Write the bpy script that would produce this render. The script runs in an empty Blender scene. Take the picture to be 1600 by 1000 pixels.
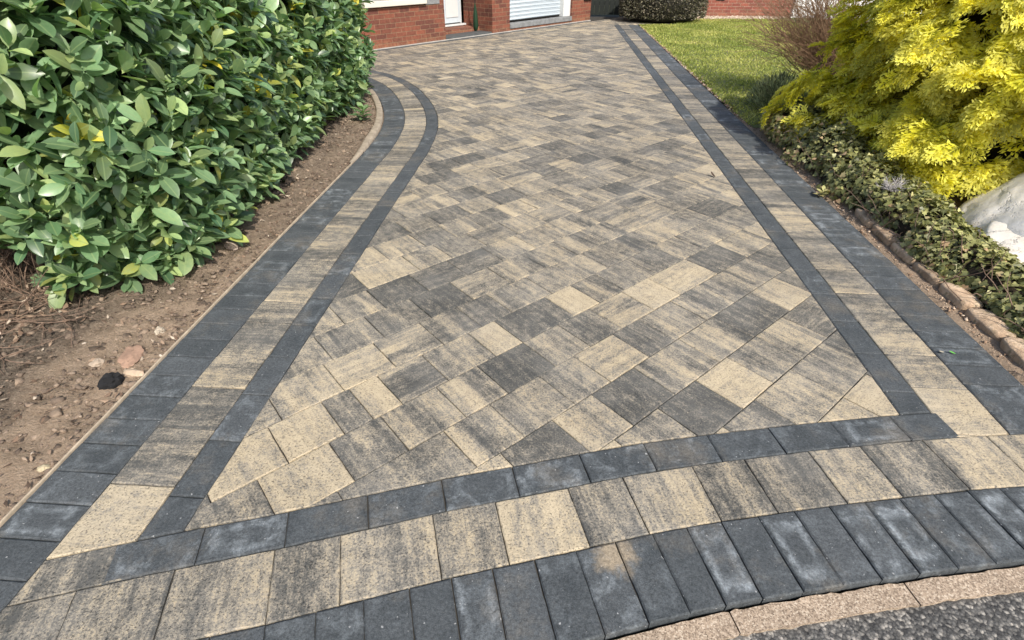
import bpy, bmesh, math, random
import numpy as np
from mathutils import Vector, noise as mn
R = math.radians
random.seed(7); rng = np.random.default_rng(11)
scene = bpy.context.scene
col = scene.collection

# ------------------------------------------------------------------ camera
cam_d = bpy.data.cameras.new('camera'); cam = bpy.data.objects.new('camera', cam_d); col.objects.link(cam)
cam_d.sensor_fit = 'HORIZONTAL'; cam_d.sensor_width = 36.0; cam_d.lens = 36.0*803/1600
cam_d.clip_start = 0.05; cam_d.clip_end = 500
PITCH = math.atan(572/803.0)
cam.location = (0, 0, 1.6); cam.rotation_euler = (R(90)-PITCH, 0, 0)
scene.camera = cam
# ------------------------------------------------------------------ light
SUN_EL, SUN_AZ = R(45), R(-64)             # azimuth measured from +x towards +y
world = bpy.data.worlds.new('World'); scene.world = world; world.use_nodes = True
wn = world.node_tree.nodes; wl = world.node_tree.links
sky = wn.new('ShaderNodeTexSky'); sky.sky_type = 'NISHITA'; sky.sun_disc = False
sky.sun_elevation = SUN_EL; sky.sun_rotation = R(90)-SUN_AZ; sky.dust_density = 2.5; sky.air_density = 1.0
wl.new(sky.outputs[0], wn['Background'].inputs[0]); wn['Background'].inputs[1].default_value = 0.15
sd = bpy.data.lights.new('sun', 'SUN'); sun = bpy.data.objects.new('sun', sd); col.objects.link(sun)
sd.energy = 4.0; sd.angle = R(0.6); sd.color = (1.0, 0.945, 0.865)
sdir = Vector((math.cos(SUN_AZ)*math.cos(SUN_EL), math.sin(SUN_AZ)*math.cos(SUN_EL), math.sin(SUN_EL)))
sun.rotation_euler = sdir.to_track_quat('Z', 'Y').to_euler(); sun.location = (8, 2, 8)
scene.view_settings.view_transform = 'Standard'; scene.view_settings.look = 'None'
scene.view_settings.exposure = 0.34; scene.view_settings.gamma = 1.0
scene.render.engine = 'CYCLES'

# ------------------------------------------------------------------ survey: camera measurements to points on the ground plane
def g(px, py, z=0.0):
    X = (px-800)/803.0; Y = (500-py)/803.0
    d = (X, math.cos(PITCH)+Y*math.sin(PITCH), -math.sin(PITCH)+Y*math.cos(PITCH))
    t = (1.6-z)/-d[2]
    return (d[0]*t, d[1]*t)

# ------------------------------------------------------------------ helpers
def tag(o, label=None, cat=None, group=None, kind=None):
    if label: o['label'] = label
    if cat: o['category'] = cat
    if group: o['group'] = group
    if kind: o['kind'] = kind
    return o
def empty(name, loc=(0, 0, 0), rz=0.0):
    o = bpy.data.objects.new(name, None); o.location = loc; o.rotation_euler = (0, 0, rz)
    o.empty_display_size = 0.1; col.objects.link(o); return o
def link(name, me, mats, parent=None):
    for m in (mats if isinstance(mats, (list, tuple)) else [mats]): me.materials.append(m)
    o = bpy.data.objects.new(name, me); col.objects.link(o)
    if parent: o.parent = parent
    return o
def np_mesh(name, V, F, mats, parent=None, smooth=False, uv=None, attrs=None, midx=None):
    """V (n,3), F list of equal-sized index rows (array m,k) -> one object. uv/attrs are per vertex."""
    me = bpy.data.meshes.new(name)
    V = np.asarray(V, dtype=np.float32); F = np.asarray(F, dtype=np.int32)
    m, k = F.shape
    me.vertices.add(len(V)); me.vertices.foreach_set('co', V.ravel())
    me.loops.add(m*k); me.loops.foreach_set('vertex_index', F.ravel())
    me.polygons.add(m); me.polygons.foreach_set('loop_start', np.arange(0, m*k, k, dtype=np.int32))
    me.polygons.foreach_set('loop_total', np.full(m, k, dtype=np.int32))
    if midx is not None: me.polygons.foreach_set('material_index', np.asarray(midx, dtype=np.int32))
    me.update(calc_edges=True)
    if smooth: me.polygons.foreach_set('use_smooth', np.ones(m, dtype=bool))
    if uv is not None:
        l = me.uv_layers.new(name='UVMap'); l.data.foreach_set('uv', np.asarray(uv, dtype=np.float32)[F.ravel()].ravel())
    for an, av in (attrs or {}).items():
        av = np.asarray(av, dtype=np.float32)
        c = np.concatenate([av, np.ones((len(av), 1), np.float32)], 1) if av.shape[1] == 3 else av
        a = me.attributes.new(an, 'FLOAT_COLOR', 'POINT'); a.data.foreach_set('color', c.ravel())
    me.validate()
    return link(name, me, mats, parent)
class PM:
    """collects polygons with per-corner uv / second uv and per-face colour"""
    def __init__(s): s.v = []; s.f = []; s.uv = []; s.nm = []; s.c = []; s.mi = []
    def face(s, pts, uvs=None, nms=None, c=(0, 0, 0), mi=0):
        b = len(s.v); s.v += [tuple(p) for p in pts]; s.f.append(list(range(b, b+len(pts))))
        s.uv += uvs or [(0, 0)]*len(pts); s.nm += nms or [(0, 0)]*len(pts); s.c.append(c); s.mi.append(mi)
    def build(s, name, mats, parent=None):
        me = bpy.data.meshes.new(name); me.from_pydata(s.v, [], s.f)
        u = me.uv_layers.new(name='UVMap'); w = me.uv_layers.new(name='norm')
        u.data.foreach_set('uv', np.array(s.uv, np.float32).ravel()); w.data.foreach_set('uv', np.array(s.nm, np.float32).ravel())
        a = me.attributes.new('blk', 'FLOAT_COLOR', 'FACE')
        a.data.foreach_set('color', np.array([(c[0], c[1], c[2], 1) for c in s.c], np.float32).ravel())
        me.polygons.foreach_set('material_index', s.mi)
        return link(name, me, mats, parent)
def box_uv(pm, corners8):
    """corners8: bottom 4 (ccw) then top 4; uv from real size"""
    c = [Vector(p) for p in corners8]
    for q in ((3, 2, 1, 0), (4, 5, 6, 7), (0, 1, 5, 4), (1, 2, 6, 5), (2, 3, 7, 6), (3, 0, 4, 7)):
        P = [c[i] for i in q]
        if q[0] in (3,) and q[1] == 2 or q[0] == 4: uv = [(p.x, p.y) for p in P]
        else:
            e = (P[1]-P[0]); e.z = 0; e = e.normalized() if e.length > 1e-6 else Vector((1, 0, 0))
            uv = [(p.x*e.x+p.y*e.y, p.z) for p in P]
        pm.face(P, uv)
def box(name, x0, x1, y0, y1, z0, z1, mat, parent=None, bevel=0.0, seg=2, jitter=0):
    bm = bmesh.new(); bmesh.ops.create_cube(bm, size=1)
    for v in bm.verts:
        v.co = Vector((x0+(v.co.x+.5)*(x1-x0), y0+(v.co.y+.5)*(y1-y0), z0+(v.co.z+.5)*(z1-z0)))
        if jitter: v.co += Vector([random.uniform(-jitter, jitter) for _ in range(3)])
    if bevel: bmesh.ops.bevel(bm, geom=bm.edges[:], offset=bevel, segments=seg, affect='EDGES', profile=.6)
    me = bpy.data.meshes.new(name); bm.to_mesh(me); bm.free()
    return link(name, me, mat, parent)
def tube_arrays(paths, radii, sides=5):
    """paths: list of (n,3) arrays, radii list of (n,) -> V, F quads"""
    V = []; F = []; b = 0
    for P, rr in zip(paths, radii):
        P = np.asarray(P, float); n = len(P)
        T = np.gradient(P, axis=0); T /= np.linalg.norm(T, axis=1)[:, None]+1e-9
        ref = np.array([0, 0, 1.0]) if abs(T[0, 2]) < .9 else np.array([1.0, 0, 0])
        A = np.cross(T, ref); A /= np.linalg.norm(A, axis=1)[:, None]+1e-9; B = np.cross(T, A)
        th = np.arange(sides)*2*np.pi/sides
        ring = P[:, None, :]+(A[:, None, :]*np.cos(th)[None, :, None]+B[:, None, :]*np.sin(th)[None, :, None])*np.asarray(rr)[:, None, None]
        V.append(ring.reshape(-1, 3))
        for i in range(n-1):
            for j in range(sides):
                k = (j+1) % sides
                F.append((b+i*sides+j, b+i*sides+k, b+(i+1)*sides+k, b+(i+1)*sides+j))
        b += n*sides
    return np.concatenate(V), np.array(F)

# ------------------------------------------------------------------ materials
def mat(name):
    m = bpy.data.materials.new(name); m.use_nodes = True
    N = m.node_tree.nodes; L = m.node_tree.links; return m, N, L, N['Principled BSDF']
def nd(N, t, **k):
    n = N.new(t)
    for a, b in k.items(): setattr(n, a, b)
    return n
def ramp(N, L, src, stops, interp='LINEAR'):
    r = N.new('ShaderNodeValToRGB'); r.color_ramp.interpolation = interp
    e = r.color_ramp.elements
    while len(e) > 1: e.remove(e[-1])
    for i, (p, c) in enumerate(stops):
        x = e[0] if i == 0 else e.new(p)
        x.position = p; x.color = (c[0], c[1], c[2], 1) if not isinstance(c, (int, float)) else (c, c, c, 1)
    L.new(src, r.inputs[0]); return r.outputs[0]
def noise_n(N, L, vec, scale, detail=6, rough=.6, dist=0.0, dims='3D'):
    n = N.new('ShaderNodeTexNoise'); n.noise_dimensions = dims
    n.inputs['Scale'].default_value = scale; n.inputs['Detail'].default_value = detail
    n.inputs['Roughness'].default_value = rough; n.inputs['Distortion'].default_value = dist
    if vec is not None: L.new(vec, n.inputs['Vector'])
    return n.outputs[0]
def mth(N, L, op, a, b=None, c=None, clamp=False):
    n = N.new('ShaderNodeMath'); n.operation = op; n.use_clamp = clamp
    for i, x in enumerate((a, b, c)):
        if x is None: continue
        if isinstance(x, (int, float)): n.inputs[i].default_value = x
        else: L.new(x, n.inputs[i])
    return n.outputs[0]
def mixc(N, L, fac, a, b, mode='MIX'):
    n = N.new('ShaderNodeMix'); n.data_type = 'RGBA'; n.blend_type = mode
    for i, x in ((0, fac), (6, a), (7, b)):
        if isinstance(x, (int, float)): n.inputs[i].default_value = x
        elif isinstance(x, tuple): n.inputs[i].default_value = (x[0], x[1], x[2], 1)
        else: L.new(x, n.inputs[i])
    return n.outputs[2]
def bump(N, L, bs, h, strength=.4, dist=.01):
    b = N.new('ShaderNodeBump'); b.inputs['Strength'].default_value = strength; b.inputs['Distance'].default_value = dist
    L.new(h, b.inputs['Height']); L.new(b.outputs[0], bs.inputs['Normal'])
def objco(N): return N.new('ShaderNodeTexCoord').outputs['Object']
def mapped(N, L, vec, sc):
    m = N.new('ShaderNodeMapping'); m.inputs['Scale'].default_value = sc; L.new(vec, m.inputs[0]); return m.outputs[0]
def plain(name, c, rough=.6, var=.25, scale=8, bstr=.15, bdist=.003, spec=.4):
    m, N, L, B = mat(name); o = objco(N)
    n = noise_n(N, L, o, scale, 8, .65)
    f = ramp(N, L, n, [(.25, 1-var), (.75, 1+var*.6)])
    L.new(mixc(N, L, 1.0, tuple(c), f, 'MULTIPLY'), B.inputs['Base Color'])
    B.inputs['Roughness'].default_value = rough; B.inputs['Specular IOR Level'].default_value = spec
    bump(N, L, B, noise_n(N, L, o, scale*6, 6, .7), bstr, bdist); return m

def paver_mat():
    m, N, L, B = mat('multicolour_paver')
    a = nd(N, 'ShaderNodeAttribute', attribute_name='blk'); sp = N.new('ShaderNodeSeparateColor'); L.new(a.outputs[0], sp.inputs[0])
    uv = nd(N, 'ShaderNodeUVMap', uv_map='UVMap').outputs[0]
    o = objco(N)
    st = noise_n(N, L, mapped(N, L, uv, (7.5, .9, 1)), 1.0, 3, .55, .25)      # broad streaks
    st2 = noise_n(N, L, mapped(N, L, uv, (42, 3.2, 1)), 1.0, 5, .7, .5)        # fine streaks
    bl = noise_n(N, L, mapped(N, L, uv, (26, 20, 1)), 1.0, 5, .7)
    gr = noise_n(N, L, o, 120, 4, .85)
    t = mth(N, L, 'MULTIPLY_ADD', mth(N, L, 'SUBTRACT', st, .5), mth(N, L, 'MULTIPLY', sp.outputs[1], 3.6), sp.outputs[0])
    t = mth(N, L, 'MULTIPLY_ADD', mth(N, L, 'SUBTRACT', st2, .5), 1.15, t)
    t = mth(N, L, 'MULTIPLY_ADD', mth(N, L, 'SUBTRACT', bl, .5), 1.35, t)
    t = mth(N, L, 'MULTIPLY_ADD', mth(N, L, 'SUBTRACT', gr, .5), 1.95, t)
    c = ramp(N, L, t, [(0.0, (.070, .071, .066)), (.25, (.134, .125, .106)), (.45, (.236, .210, .167)), (.62, (.335, .290, .215)), (.8, (.43, .352, .235)), (1.0, (.50, .415, .28))])
    pits = ramp(N, L, noise_n(N, L, o, 135, 2, .6), [(.33, .25), (.43, 1.0)])
    c = mixc(N, L, .75, c, pits, 'MULTIPLY')
    c = mixc(N, L, 1.0, c, ramp(N, L, noise_n(N, L, o, 1.3, 5, .65), [(.3, .84), (.7, 1.12)]), 'MULTIPLY')
    # thin lime film
    lf = ramp(N, L, noise_n(N, L, o, 3.1, 5, .6), [(.42, .0), (.75, .24)])
    c = mixc(N, L, lf, c, (.40, .38, .34))
    L.new(c, B.inputs['Base Color']); B.inputs['Roughness'].default_value = .82; B.inputs['Specular IOR Level'].default_value = .3
    h = mth(N, L, 'MULTIPLY_ADD', gr, .6, mth(N, L, 'ADD', bl, mth(N, L, 'MULTIPLY', pits, .5)))
    bump(N, L, B, h, .9, .004); return m
def charcoal_mat():
    m, N, L, B = mat('charcoal_paver')
    a = nd(N, 'ShaderNodeAttribute', attribute_name='blk'); sp = N.new('ShaderNodeSeparateColor'); L.new(a.outputs[0], sp.inputs[0])
    uv = nd(N, 'ShaderNodeUVMap', uv_map='UVMap').outputs[0]; o = objco(N)
    nm = nd(N, 'ShaderNodeUVMap', uv_map='norm').outputs[0]
    n1 = noise_n(N, L, o, 9, 6, .6); n2 = noise_n(N, L, o, 240, 3, .8); n3 = noise_n(N, L, uv, 13, 6, .68, .6)
    c = ramp(N, L, n1, [(.3, (.047, .054, .058)), (.7, (.080, .088, .092))])
    c = mixc(N, L, mth(N, L, 'MULTIPLY', sp.outputs[0], .5), c, (.095, .103, .108))
    c = mixc(N, L, .7, c, ramp(N, L, n2, [(.3, .55), (.5, 1.0), (.72, 1.5)]), 'MULTIPLY')
    # efflorescence ring near the block edges, broken by noise
    sx = N.new('ShaderNodeSeparateXYZ'); L.new(nm, sx.inputs[0])
    ex_ = mth(N, L, 'MINIMUM', sx.outputs[0], mth(N, L, 'SUBTRACT', 1.0, sx.outputs[0]))
    ey_ = mth(N, L, 'MINIMUM', sx.outputs[1], mth(N, L, 'SUBTRACT', 1.0, sx.outputs[1]))
    ed = mth(N, L, 'MINIMUM', ex_, ey_)
    ring = ramp(N, L, mth(N, L, 'MULTIPLY_ADD', mth(N, L, 'SUBTRACT', n3, .5), .35, ed), [(.06, 0), (.2, 1), (.34, 0)])
    pat = ramp(N, L, n3, [(.50, 0), (.72, 1)])
    f = mth(N, L, 'MULTIPLY', mth(N, L, 'MULTIPLY', ring, ramp(N, L, n3, [(.36, 0), (.66, 1)])), sp.outputs[1])
    f = mth(N, L, 'MULTIPLY_ADD', mth(N, L, 'MULTIPLY', pat, sp.outputs[2]), .55, f, clamp=True)
    c = mixc(N, L, mth(N, L, 'MULTIPLY', f, .62), c, (.40, .44, .46))
    spk = ramp(N, L, noise_n(N, L, o, 75, 1, .5), [(.735, 0), (.77, 1)])
    c = mixc(N, L, mth(N, L, 'MULTIPLY', spk, .6), c, (.45, .45, .44))
    # sandy residue: faint everywhere, one strong spill on a front block
    rs_ = ramp(N, L, noise_n(N, L, o, 2.3, 7, .72), [(.52, 0), (.74, .34)])
    dd = N.new('ShaderNodeVectorMath'); dd.operation = 'DISTANCE'; L.new(o, dd.inputs[0]); dd.inputs[1].default_value = (.335, .925, 0)
    dk = ramp(N, L, mth(N, L, 'MULTIPLY_ADD', mth(N, L, 'SUBTRACT', n3, .5), .16, dd.outputs['Value']), [(.03, .85), (.085, 0)])
    c = mixc(N, L, mth(N, L, 'MAXIMUM', rs_, dk), c, (.34, .275, .19))
    c = mixc(N, L, .8, c, ramp(N, L, noise_n(N, L, o, 95, 4, .8), [(.36, .55), (.5, 1.0), (.68, 1.5)]), 'MULTIPLY')
    L.new(c, B.inputs['Base Color']); B.inputs['Roughness'].default_value = .78; B.inputs['Specular IOR Level'].default_value = .25
    bump(N, L, B, mth(N, L, 'ADD', n2, noise_n(N, L, o, 90, 4, .75)), .75, .003); return m
def leaf_mat(name, stops, rough=.4, trans=.25, spec=.5, tcol=None, vein=True):
    """colour from attribute 'lc': r = ramp position, g = brightness, b = tip/age"""
    m, N, L, B = mat(name)
    a = nd(N, 'ShaderNodeAttribute', attribute_name='lc'); sp = N.new('ShaderNodeSeparateColor'); L.new(a.outputs[0], sp.inputs[0])
    o = objco(N)
    n = noise_n(N, L, o, 35, 4, .6)
    c = ramp(N, L, mth(N, L, 'MULTIPLY_ADD', mth(N, L, 'SUBTRACT', n, .5), .25, sp.outputs[0]), stops)
    br = mth(N, L, 'MULTIPLY_ADD', sp.outputs[1], 1.1, .45)
    c = mixc(N, L, 1.0, c, br, 'MULTIPLY')
    if vein:
        uv = nd(N, 'ShaderNodeUVMap', uv_map='UVMap').outputs[0]; sx = N.new('ShaderNodeSeparateXYZ'); L.new(uv, sx.inputs[0])
        d = mth(N, L, 'ABSOLUTE', mth(N, L, 'SUBTRACT', sx.outputs[0], .5))
        vf = ramp(N, L, d, [(.0, .55), (.014, .4), (.024, 0)])
        c = mixc(N, L, vf, c, (.27, .36, .16))
    L.new(c, B.inputs['Base Color']); B.inputs['Roughness'].default_value = rough; B.inputs['Specular IOR Level'].default_value = spec
    bump(N, L, B, noise_n(N, L, o, 60, 3, .6), .15, .002)
    if trans:
        tb = N.new('ShaderNodeBsdfTranslucent'); mx = N.new('ShaderNodeMixShader'); mx.inputs[0].default_value = trans
        L.new(mixc(N, L, 1.0, c, tcol or (1.6, 1.7, .7), 'MULTIPLY'), tb.inputs[0])
        out = N['Material Output']; L.new(B.outputs[0], mx.inputs[1]); L.new(tb.outputs[0], mx.inputs[2]); L.new(mx.outputs[0], out.inputs[0])
    return m
def brick_mat(name='red_brick', c1=(.225, .072, .040), c2=(.11, .038, .026), mortar=(.22, .135, .08), mbias=0.0):
    m, N, L, B = mat(name)
    uv = nd(N, 'ShaderNodeUVMap', uv_map='UVMap').outputs[0]; o = objco(N)
    b = N.new('ShaderNodeTexBrick'); L.new(uv, b.inputs['Vector'])
    b.inputs['Scale'].default_value = 1.0; b.inputs['Brick Width'].default_value = .262; b.inputs['Row Height'].default_value = .088
    b.inputs['Mortar Size'].default_value = .006; b.inputs['Mortar Smooth'].default_value = .3; b.inputs['Bias'].default_value = mbias
    b.inputs['Color1'].default_value = (*c1, 1); b.inputs['Color2'].default_value = (*c2, 1); b.inputs['Mortar'].default_value = (*mortar, 1)
    n = noise_n(N, L, o, 14, 8, .7)
    c = mixc(N, L, .8, b.outputs[0], ramp(N, L, n, [(.28, .5), (.5, 1.0), (.75, 1.5)]), 'MULTIPLY')
    # pale dirt near the foot of the wall (splash marks)
    sx = N.new('ShaderNodeSeparateXYZ'); L.new(o, sx.inputs[0])
    h = mth(N, L, 'MULTIPLY_ADD', noise_n(N, L, o, 5, 5, .7), .42, mth(N, L, 'MULTIPLY', sx.outputs[2], -1.0))
    sp = ramp(N, L, h, [(.04, 0), (.22, .6)])
    c = mixc(N, L, mth(N, L, 'MULTIPLY', sp, ramp(N, L, noise_n(N, L, o, 22, 4, .7), [(.4, .1), (.65, 1)])), c, (.33, .20, .10))
    L.new(c, B.inputs['Base Color']); B.inputs['Roughness'].default_value = .88
    bump(N, L, B, mth(N, L, 'SUBTRACT', mth(N, L, 'MULTIPLY', n, .4), b.outputs[1]), .6, .008); return m

M = {}
M['paver'] = paver_mat(); M['charcoal'] = charcoal_mat()
M['joint'] = plain('jointing_sand', (.05, .044, .035), .95, .4, 30)
M['brick'] = brick_mat(); M['brick_far'] = brick_mat('garden_brick', (.28, .085, .055), (.17, .05, .037), (.36, .25, .18))
M['pvc'] = plain('white_pvc', (.50, .56, .60), .35, .05, 3, .02)
M['cream'] = plain('cream_sill', (.66, .62, .53), .5, .08, 4, .05)
M['frame_white'] = plain('white_frame', (.62, .63, .62), .4, .06, 4, .03)
M['grey_stone'] = plain('grey_step_concrete', (.22, .225, .225), .8, .4, 9, .3, .004)
M['dark_step'] = plain('dark_step_stone', (.085, .09, .09), .75, .4, 9, .3, .004)
M['roof'] = plain('roof_tile', (.16, .09, .065), .8, .4, 12, .4, .01)
M['gate'] = plain('dark_gate_timber', (.012, .016, .013), .7, .4, 6, .2)
M['metal'] = plain('metal', (.35, .35, .36), .3, .1, 9, .02)
M['glass'] = plain('dark_glass', (.03, .035, .04), .05, .1, 2, .0)
M['timber'] = plain('weathered_edging', (.36, .30, .225), .85, .45, 14, .4, .004)
M['stripwood'] = plain('pale_haunching', (.44, .36, .26), .85, .4, 18, .4, .004)
M['white_render'] = plain('white_render', (.85, .84, .80), .8, .06, 5, .2, .004)

# ------------------------------------------------------------------ driveway layout
def catmull(P, step=.04):
    P = [np.array(p, float) for p in P]; P = [2*P[0]-P[1]]+P+[2*P[-1]-P[-2]]; out = []
    for i in range(1, len(P)-2):
        n = max(2, int(np.linalg.norm(P[i+1]-P[i])/step))
        for k in range(n):
            t = k/n; a, b, c, d = P[i-1:i+3]
            out.append(.5*(2*b+(c-a)*t+(2*a-5*b+4*c-d)*t*t+(3*b-a-3*c+d)*t**3))
    out.append(P[-2]); out = np.array(out)
    for _ in range(3): out[1:-1] = (out[:-2]+2*out[1:-1]+out[2:])/4
    return out
def normals(P):
    T = np.gradient(P, axis=0); T /= np.linalg.norm(T, axis=1)[:, None]; return np.stack([-T[:, 1], T[:, 0]], 1)   # left of travel
class Curve:
    def __init__(s, pts, step=.04, straight=False):
        s.P = np.array(pts, float) if straight else catmull(pts, step)
        if straight:
            a, b = s.P; n = max(2, int(np.linalg.norm(b-a)/step)); s.P = np.array([a+(b-a)*k/n for k in range(n+1)])
        s.N = normals(s.P); s.S = np.concatenate([[0], np.cumsum(np.linalg.norm(np.diff(s.P, axis=0), axis=1))])
    def at(s, q, off=0.0):
        x = np.interp(q, s.S, s.P[:, 0]); y = np.interp(q, s.S, s.P[:, 1])
        nx = np.interp(q, s.S, s.N[:, 0]); ny = np.interp(q, s.S, s.N[:, 1]); l = math.hypot(nx, ny)
        return (x+nx/l*off, y+ny/l*off)
    def off(s, d): return s.P+s.N*d
    def near(s, p):
        d = np.linalg.norm(s.P-np.array(p), axis=1); return int(np.argmin(d))
    def param(s, p): return s.S[s.near(p)]
# left: edge of the field (travel away from the camera, left side = flower bed)
LC = Curve([(-1.33, -1.9), (-1.19, .1), (-1.12, 1.03), (-1.035, 2.25), (-.95, 3.5), (-.87, 4.6), (-.825, 5.35), (-.86, 6.2), (-1.05, 7.14), (-1.42, 8.2), (-1.9, 9.05), (-2.5, 9.62), (-3.3, 10.05), (-4.4, 10.4), (-6, 10.6)])
# right: travel away from camera, right side = lawn
RC = Curve([(1.54, .1), (2.83, 16.35)], straight=True)
# front: travel left to right, right side = road
FC = Curve([(-3.2, .42), (-2.2, .72), (-1.6, .885), (-1.12, 1.01), (-.89, 1.06), (-.54, 1.15), (-.27, 1.22), (0, 1.28), (.26, 1.34), (.51, 1.395), (.79, 1.44), (1.06, 1.48), (1.29, 1.51), (1.54, 1.54), (1.79, 1.565), (2.4, 1.60), (3.2, 1.61), (4.2, 1.58)])
HA = np.array((-3.017, 11.519)); HB = np.array((2.304, 17.483)); HX = (HB-HA)/np.linalg.norm(HB-HA); HN = np.array((HX[1], -HX[0]))
# widths
LW = (0, .137, .387, .637); RW = (0, .142, .392, .662); FW = (0, .139, .379, .652)

def clip(poly, p, n):
    """keep side where (q-p).n >= 0"""
    out = []; m = len(poly)
    for i in range(m):
        a = poly[i]; b = poly[(i+1) % m]
        da = (a[0]-p[0])*n[0]+(a[1]-p[1])*n[1]; db = (b[0]-p[0])*n[0]+(b[1]-p[1])*n[1]
        if da >= 0: out.append(a)
        if da*db < 0:
            t = da/(da-db); out.append((a[0]+(b[0]-a[0])*t, a[1]+(b[1]-a[1])*t))
    return out
def area(P): return .5*sum(P[i][0]*P[(i+1) % len(P)][1]-P[(i+1) % len(P)][0]*P[i][1] for i in range(len(P)))
def dedupe(P, e=.003):
    out = []
    for p in P:
        if not out or math.dist(p, out[-1]) > e: out.append(p)
    while len(out) > 2 and math.dist(out[0], out[-1]) <= e: out.pop()
    return out
def inset(P, d):
    n = len(P); out = []
    for i in range(n):
        a = np.array(P[i-1]); b = np.array(P[i]); c = np.array(P[(i+1) % n])
        e1 = (b-a)/np.linalg.norm(b-a); e2 = (c-b)/np.linalg.norm(c-b)
        n1 = np.array((-e1[1], e1[0])); n2 = np.array((-e2[1], e2[0])); k = 1+n1.dot(n2)
        m = (n1+n2)/max(k, .25); out.append(tuple(b+m*d))
    return out
def cnear(P): return P[0][1] < 5.5
def add_block(pm, poly, sdir, tone, streak=.4, rnd=None, mi=0, nrm=None, gap=.0018, bv=.0042):
    P = dedupe(poly)
    if len(P) < 3: return
    if area(P) < 0: P = P[::-1]
    if area(P) < .0002: return
    small = area(P) < .0014
    if max(math.dist(P[i], P[(i+1) % len(P)]) for i in range(len(P))) > 0 and area(P) < .006: bv = .003
    j = lambda: random.uniform(-.0012, .0012)
    P = [(a+j(), b+j()) for a, b in P]
    r0 = inset(P, gap); r2 = inset(P, gap+bv)
    if small:
        cx = sum(p[0] for p in P)/len(P); cy = sum(p[1] for p in P)/len(P)
        r0 = [(cx+(a-cx)*.93, cy+(b-cy)*.93) for a, b in P]; r2 = [(cx+(a-cx)*.84, cy+(b-cy)*.84) for a, b in P]
    if cnear(P):
        def rs(Q, jt):
            o_ = []
            for i in range(len(Q)):
                a = Q[i]; b = Q[(i+1) % len(Q)]; k = max(1, int(math.dist(P[i], P[(i+1) % len(P)])/.035))
                for q in range(k):
                    jj = jt if q else jt*.6
                    o_.append((a[0]+(b[0]-a[0])*q/k+random.gauss(0, jj), a[1]+(b[1]-a[1])*q/k+random.gauss(0, jj)))
            return o_
        # rounded corners: pull the corner samples of the top face inwards
        r0 = rs(r0, .0006); r2 = rs(r2, .0010); 
    dz = random.uniform(-.0012, .0012); tx, ty = random.uniform(-.004, .004), random.uniform(-.004, .004)
    cx = sum(p[0] for p in P)/len(P); cy = sum(p[1] for p in P)/len(P)
    zz = lambda q, z: (q[0], q[1], z+dz+(q[0]-cx)*tx+(q[1]-cy)*ty)
    ou, ov = random.uniform(0, 90), random.uniform(0, 90)
    ax = (sdir[1], -sdir[0])
    uvf = lambda q: ((q[0]-cx)*ax[0]+(q[1]-cy)*ax[1]+ou, (q[0]-cx)*sdir[0]+(q[1]-cy)*sdir[1]+ov)
    if nrm:
        (o_, a_, w_, b_, h_) = nrm
        nmf = lambda q: (((q[0]-o_[0])*a_[0]+(q[1]-o_[1])*a_[1])/w_, ((q[0]-o_[0])*b_[0]+(q[1]-o_[1])*b_[1])/h_)
    else: nmf = lambda q: (.5, .5)
    c = (tone, streak, random.random() if rnd is None else rnd); n = len(r0)
    T = [zz(q, 0) for q in r2]; E_ = [zz(q, -bv*.75) for q in r0]; Bm = [(q[0], q[1], -.04) for q in r0]
    pm.face(T, [uvf(q) for q in r2], [nmf(q) for q in r2], c, mi)
    for i in range(n):
        k = (i+1) % n
        pm.face([E_[i], E_[k], T[k], T[i]], [uvf(q) for q in (r0[i], r0[k], r2[k], r2[i])], [nmf(q) for q in (r0[i], r0[k], r2[k], r2[i])], c, mi)
        pm.face([Bm[i], Bm[k], E_[k], E_[i]], [uvf(q) for q in (r0[i], r0[k], r0[k], r0[i])], None, c, mi)
TONES = {'d': (.14, .10), 'D': (.24, .22), 'g': (.33, .30), 'G': (.30, .42), 'm': (.46, .32), 'M': (.44, .55), 't': (.52, .72), 'b': (.78, .26), 'B': (.66, .50), 'y': (.88, .12)}
def rnd_tone(far=False):
    k = random.choices('dDgGmMtbB', (2, 4, 12, 14, 24, 24, 14, 2, 6))[0]
    t, s = TONES[k]; return t+random.uniform(-.05, .05), s

# ---- the field: coursed blocks laid on the diagonal
ANG = R(39.5); U_ = np.array((math.cos(ANG), math.sin(ANG))); V_ = np.array((-U_[1], U_[0]))
V0 = .588; VS = .2405
# surveyed cross joints (distance along the course) and the tone of the block to the left of each joint, last tone runs on
SURV = {
 -1: ([2.19], 'Bb'),
 0: ([1.62, 1.87, 2.19, 2.52], 'BGMMG'),
 1: ([1.22, 1.50, 1.78, 2.04, 2.31, 2.58], 'bmdyMBg'),
 2: ([.60, .82, 1.10, 1.34, 1.63, 1.98, 2.29, 2.67, 2.94], 'bbdBdMtDBM'),
 3: ([.25, .71, .95, 1.24, 1.47, 1.75, 1.96, 2.24, 2.51, 2.80], 'MgtmmBDMtGM'),
 4: ([.32, .55, .83, 1.06, 1.35, 1.59, 1.83, 2.10, 2.34, 2.72, 3.06], 'bGmtdmgtybDM'),
 5: ([.16, .39, .52, .66, .90, 1.18, 1.35, 1.72, 1.92, 2.13, 2.43, 2.7], 'BbgBtmbDyMmgm'),
 6: ([.22, .50, .76, 1.03, 1.27, 1.48, 1.78, 2.02, 2.26, 2.55], 'mBbtMDmmMmM'),
}
SPOT = {(.94, 2.6): 'd', (1.07, 2.34): 'd', (1.35, 2.13): 'd', (1.24, 2.55): 'b', (1.15, 2.76): 'B', (2.71, 4.16): 'd', (2.92, 3.98): 'd', (3.42, 3.7): 'D', (2.42, 3.97): 'd', (1.61, 3.26): 'D', (3.3, 2.6): 'd', (2.25, 3.47): 'D', (1.34, 1.89): 'd'}
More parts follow.
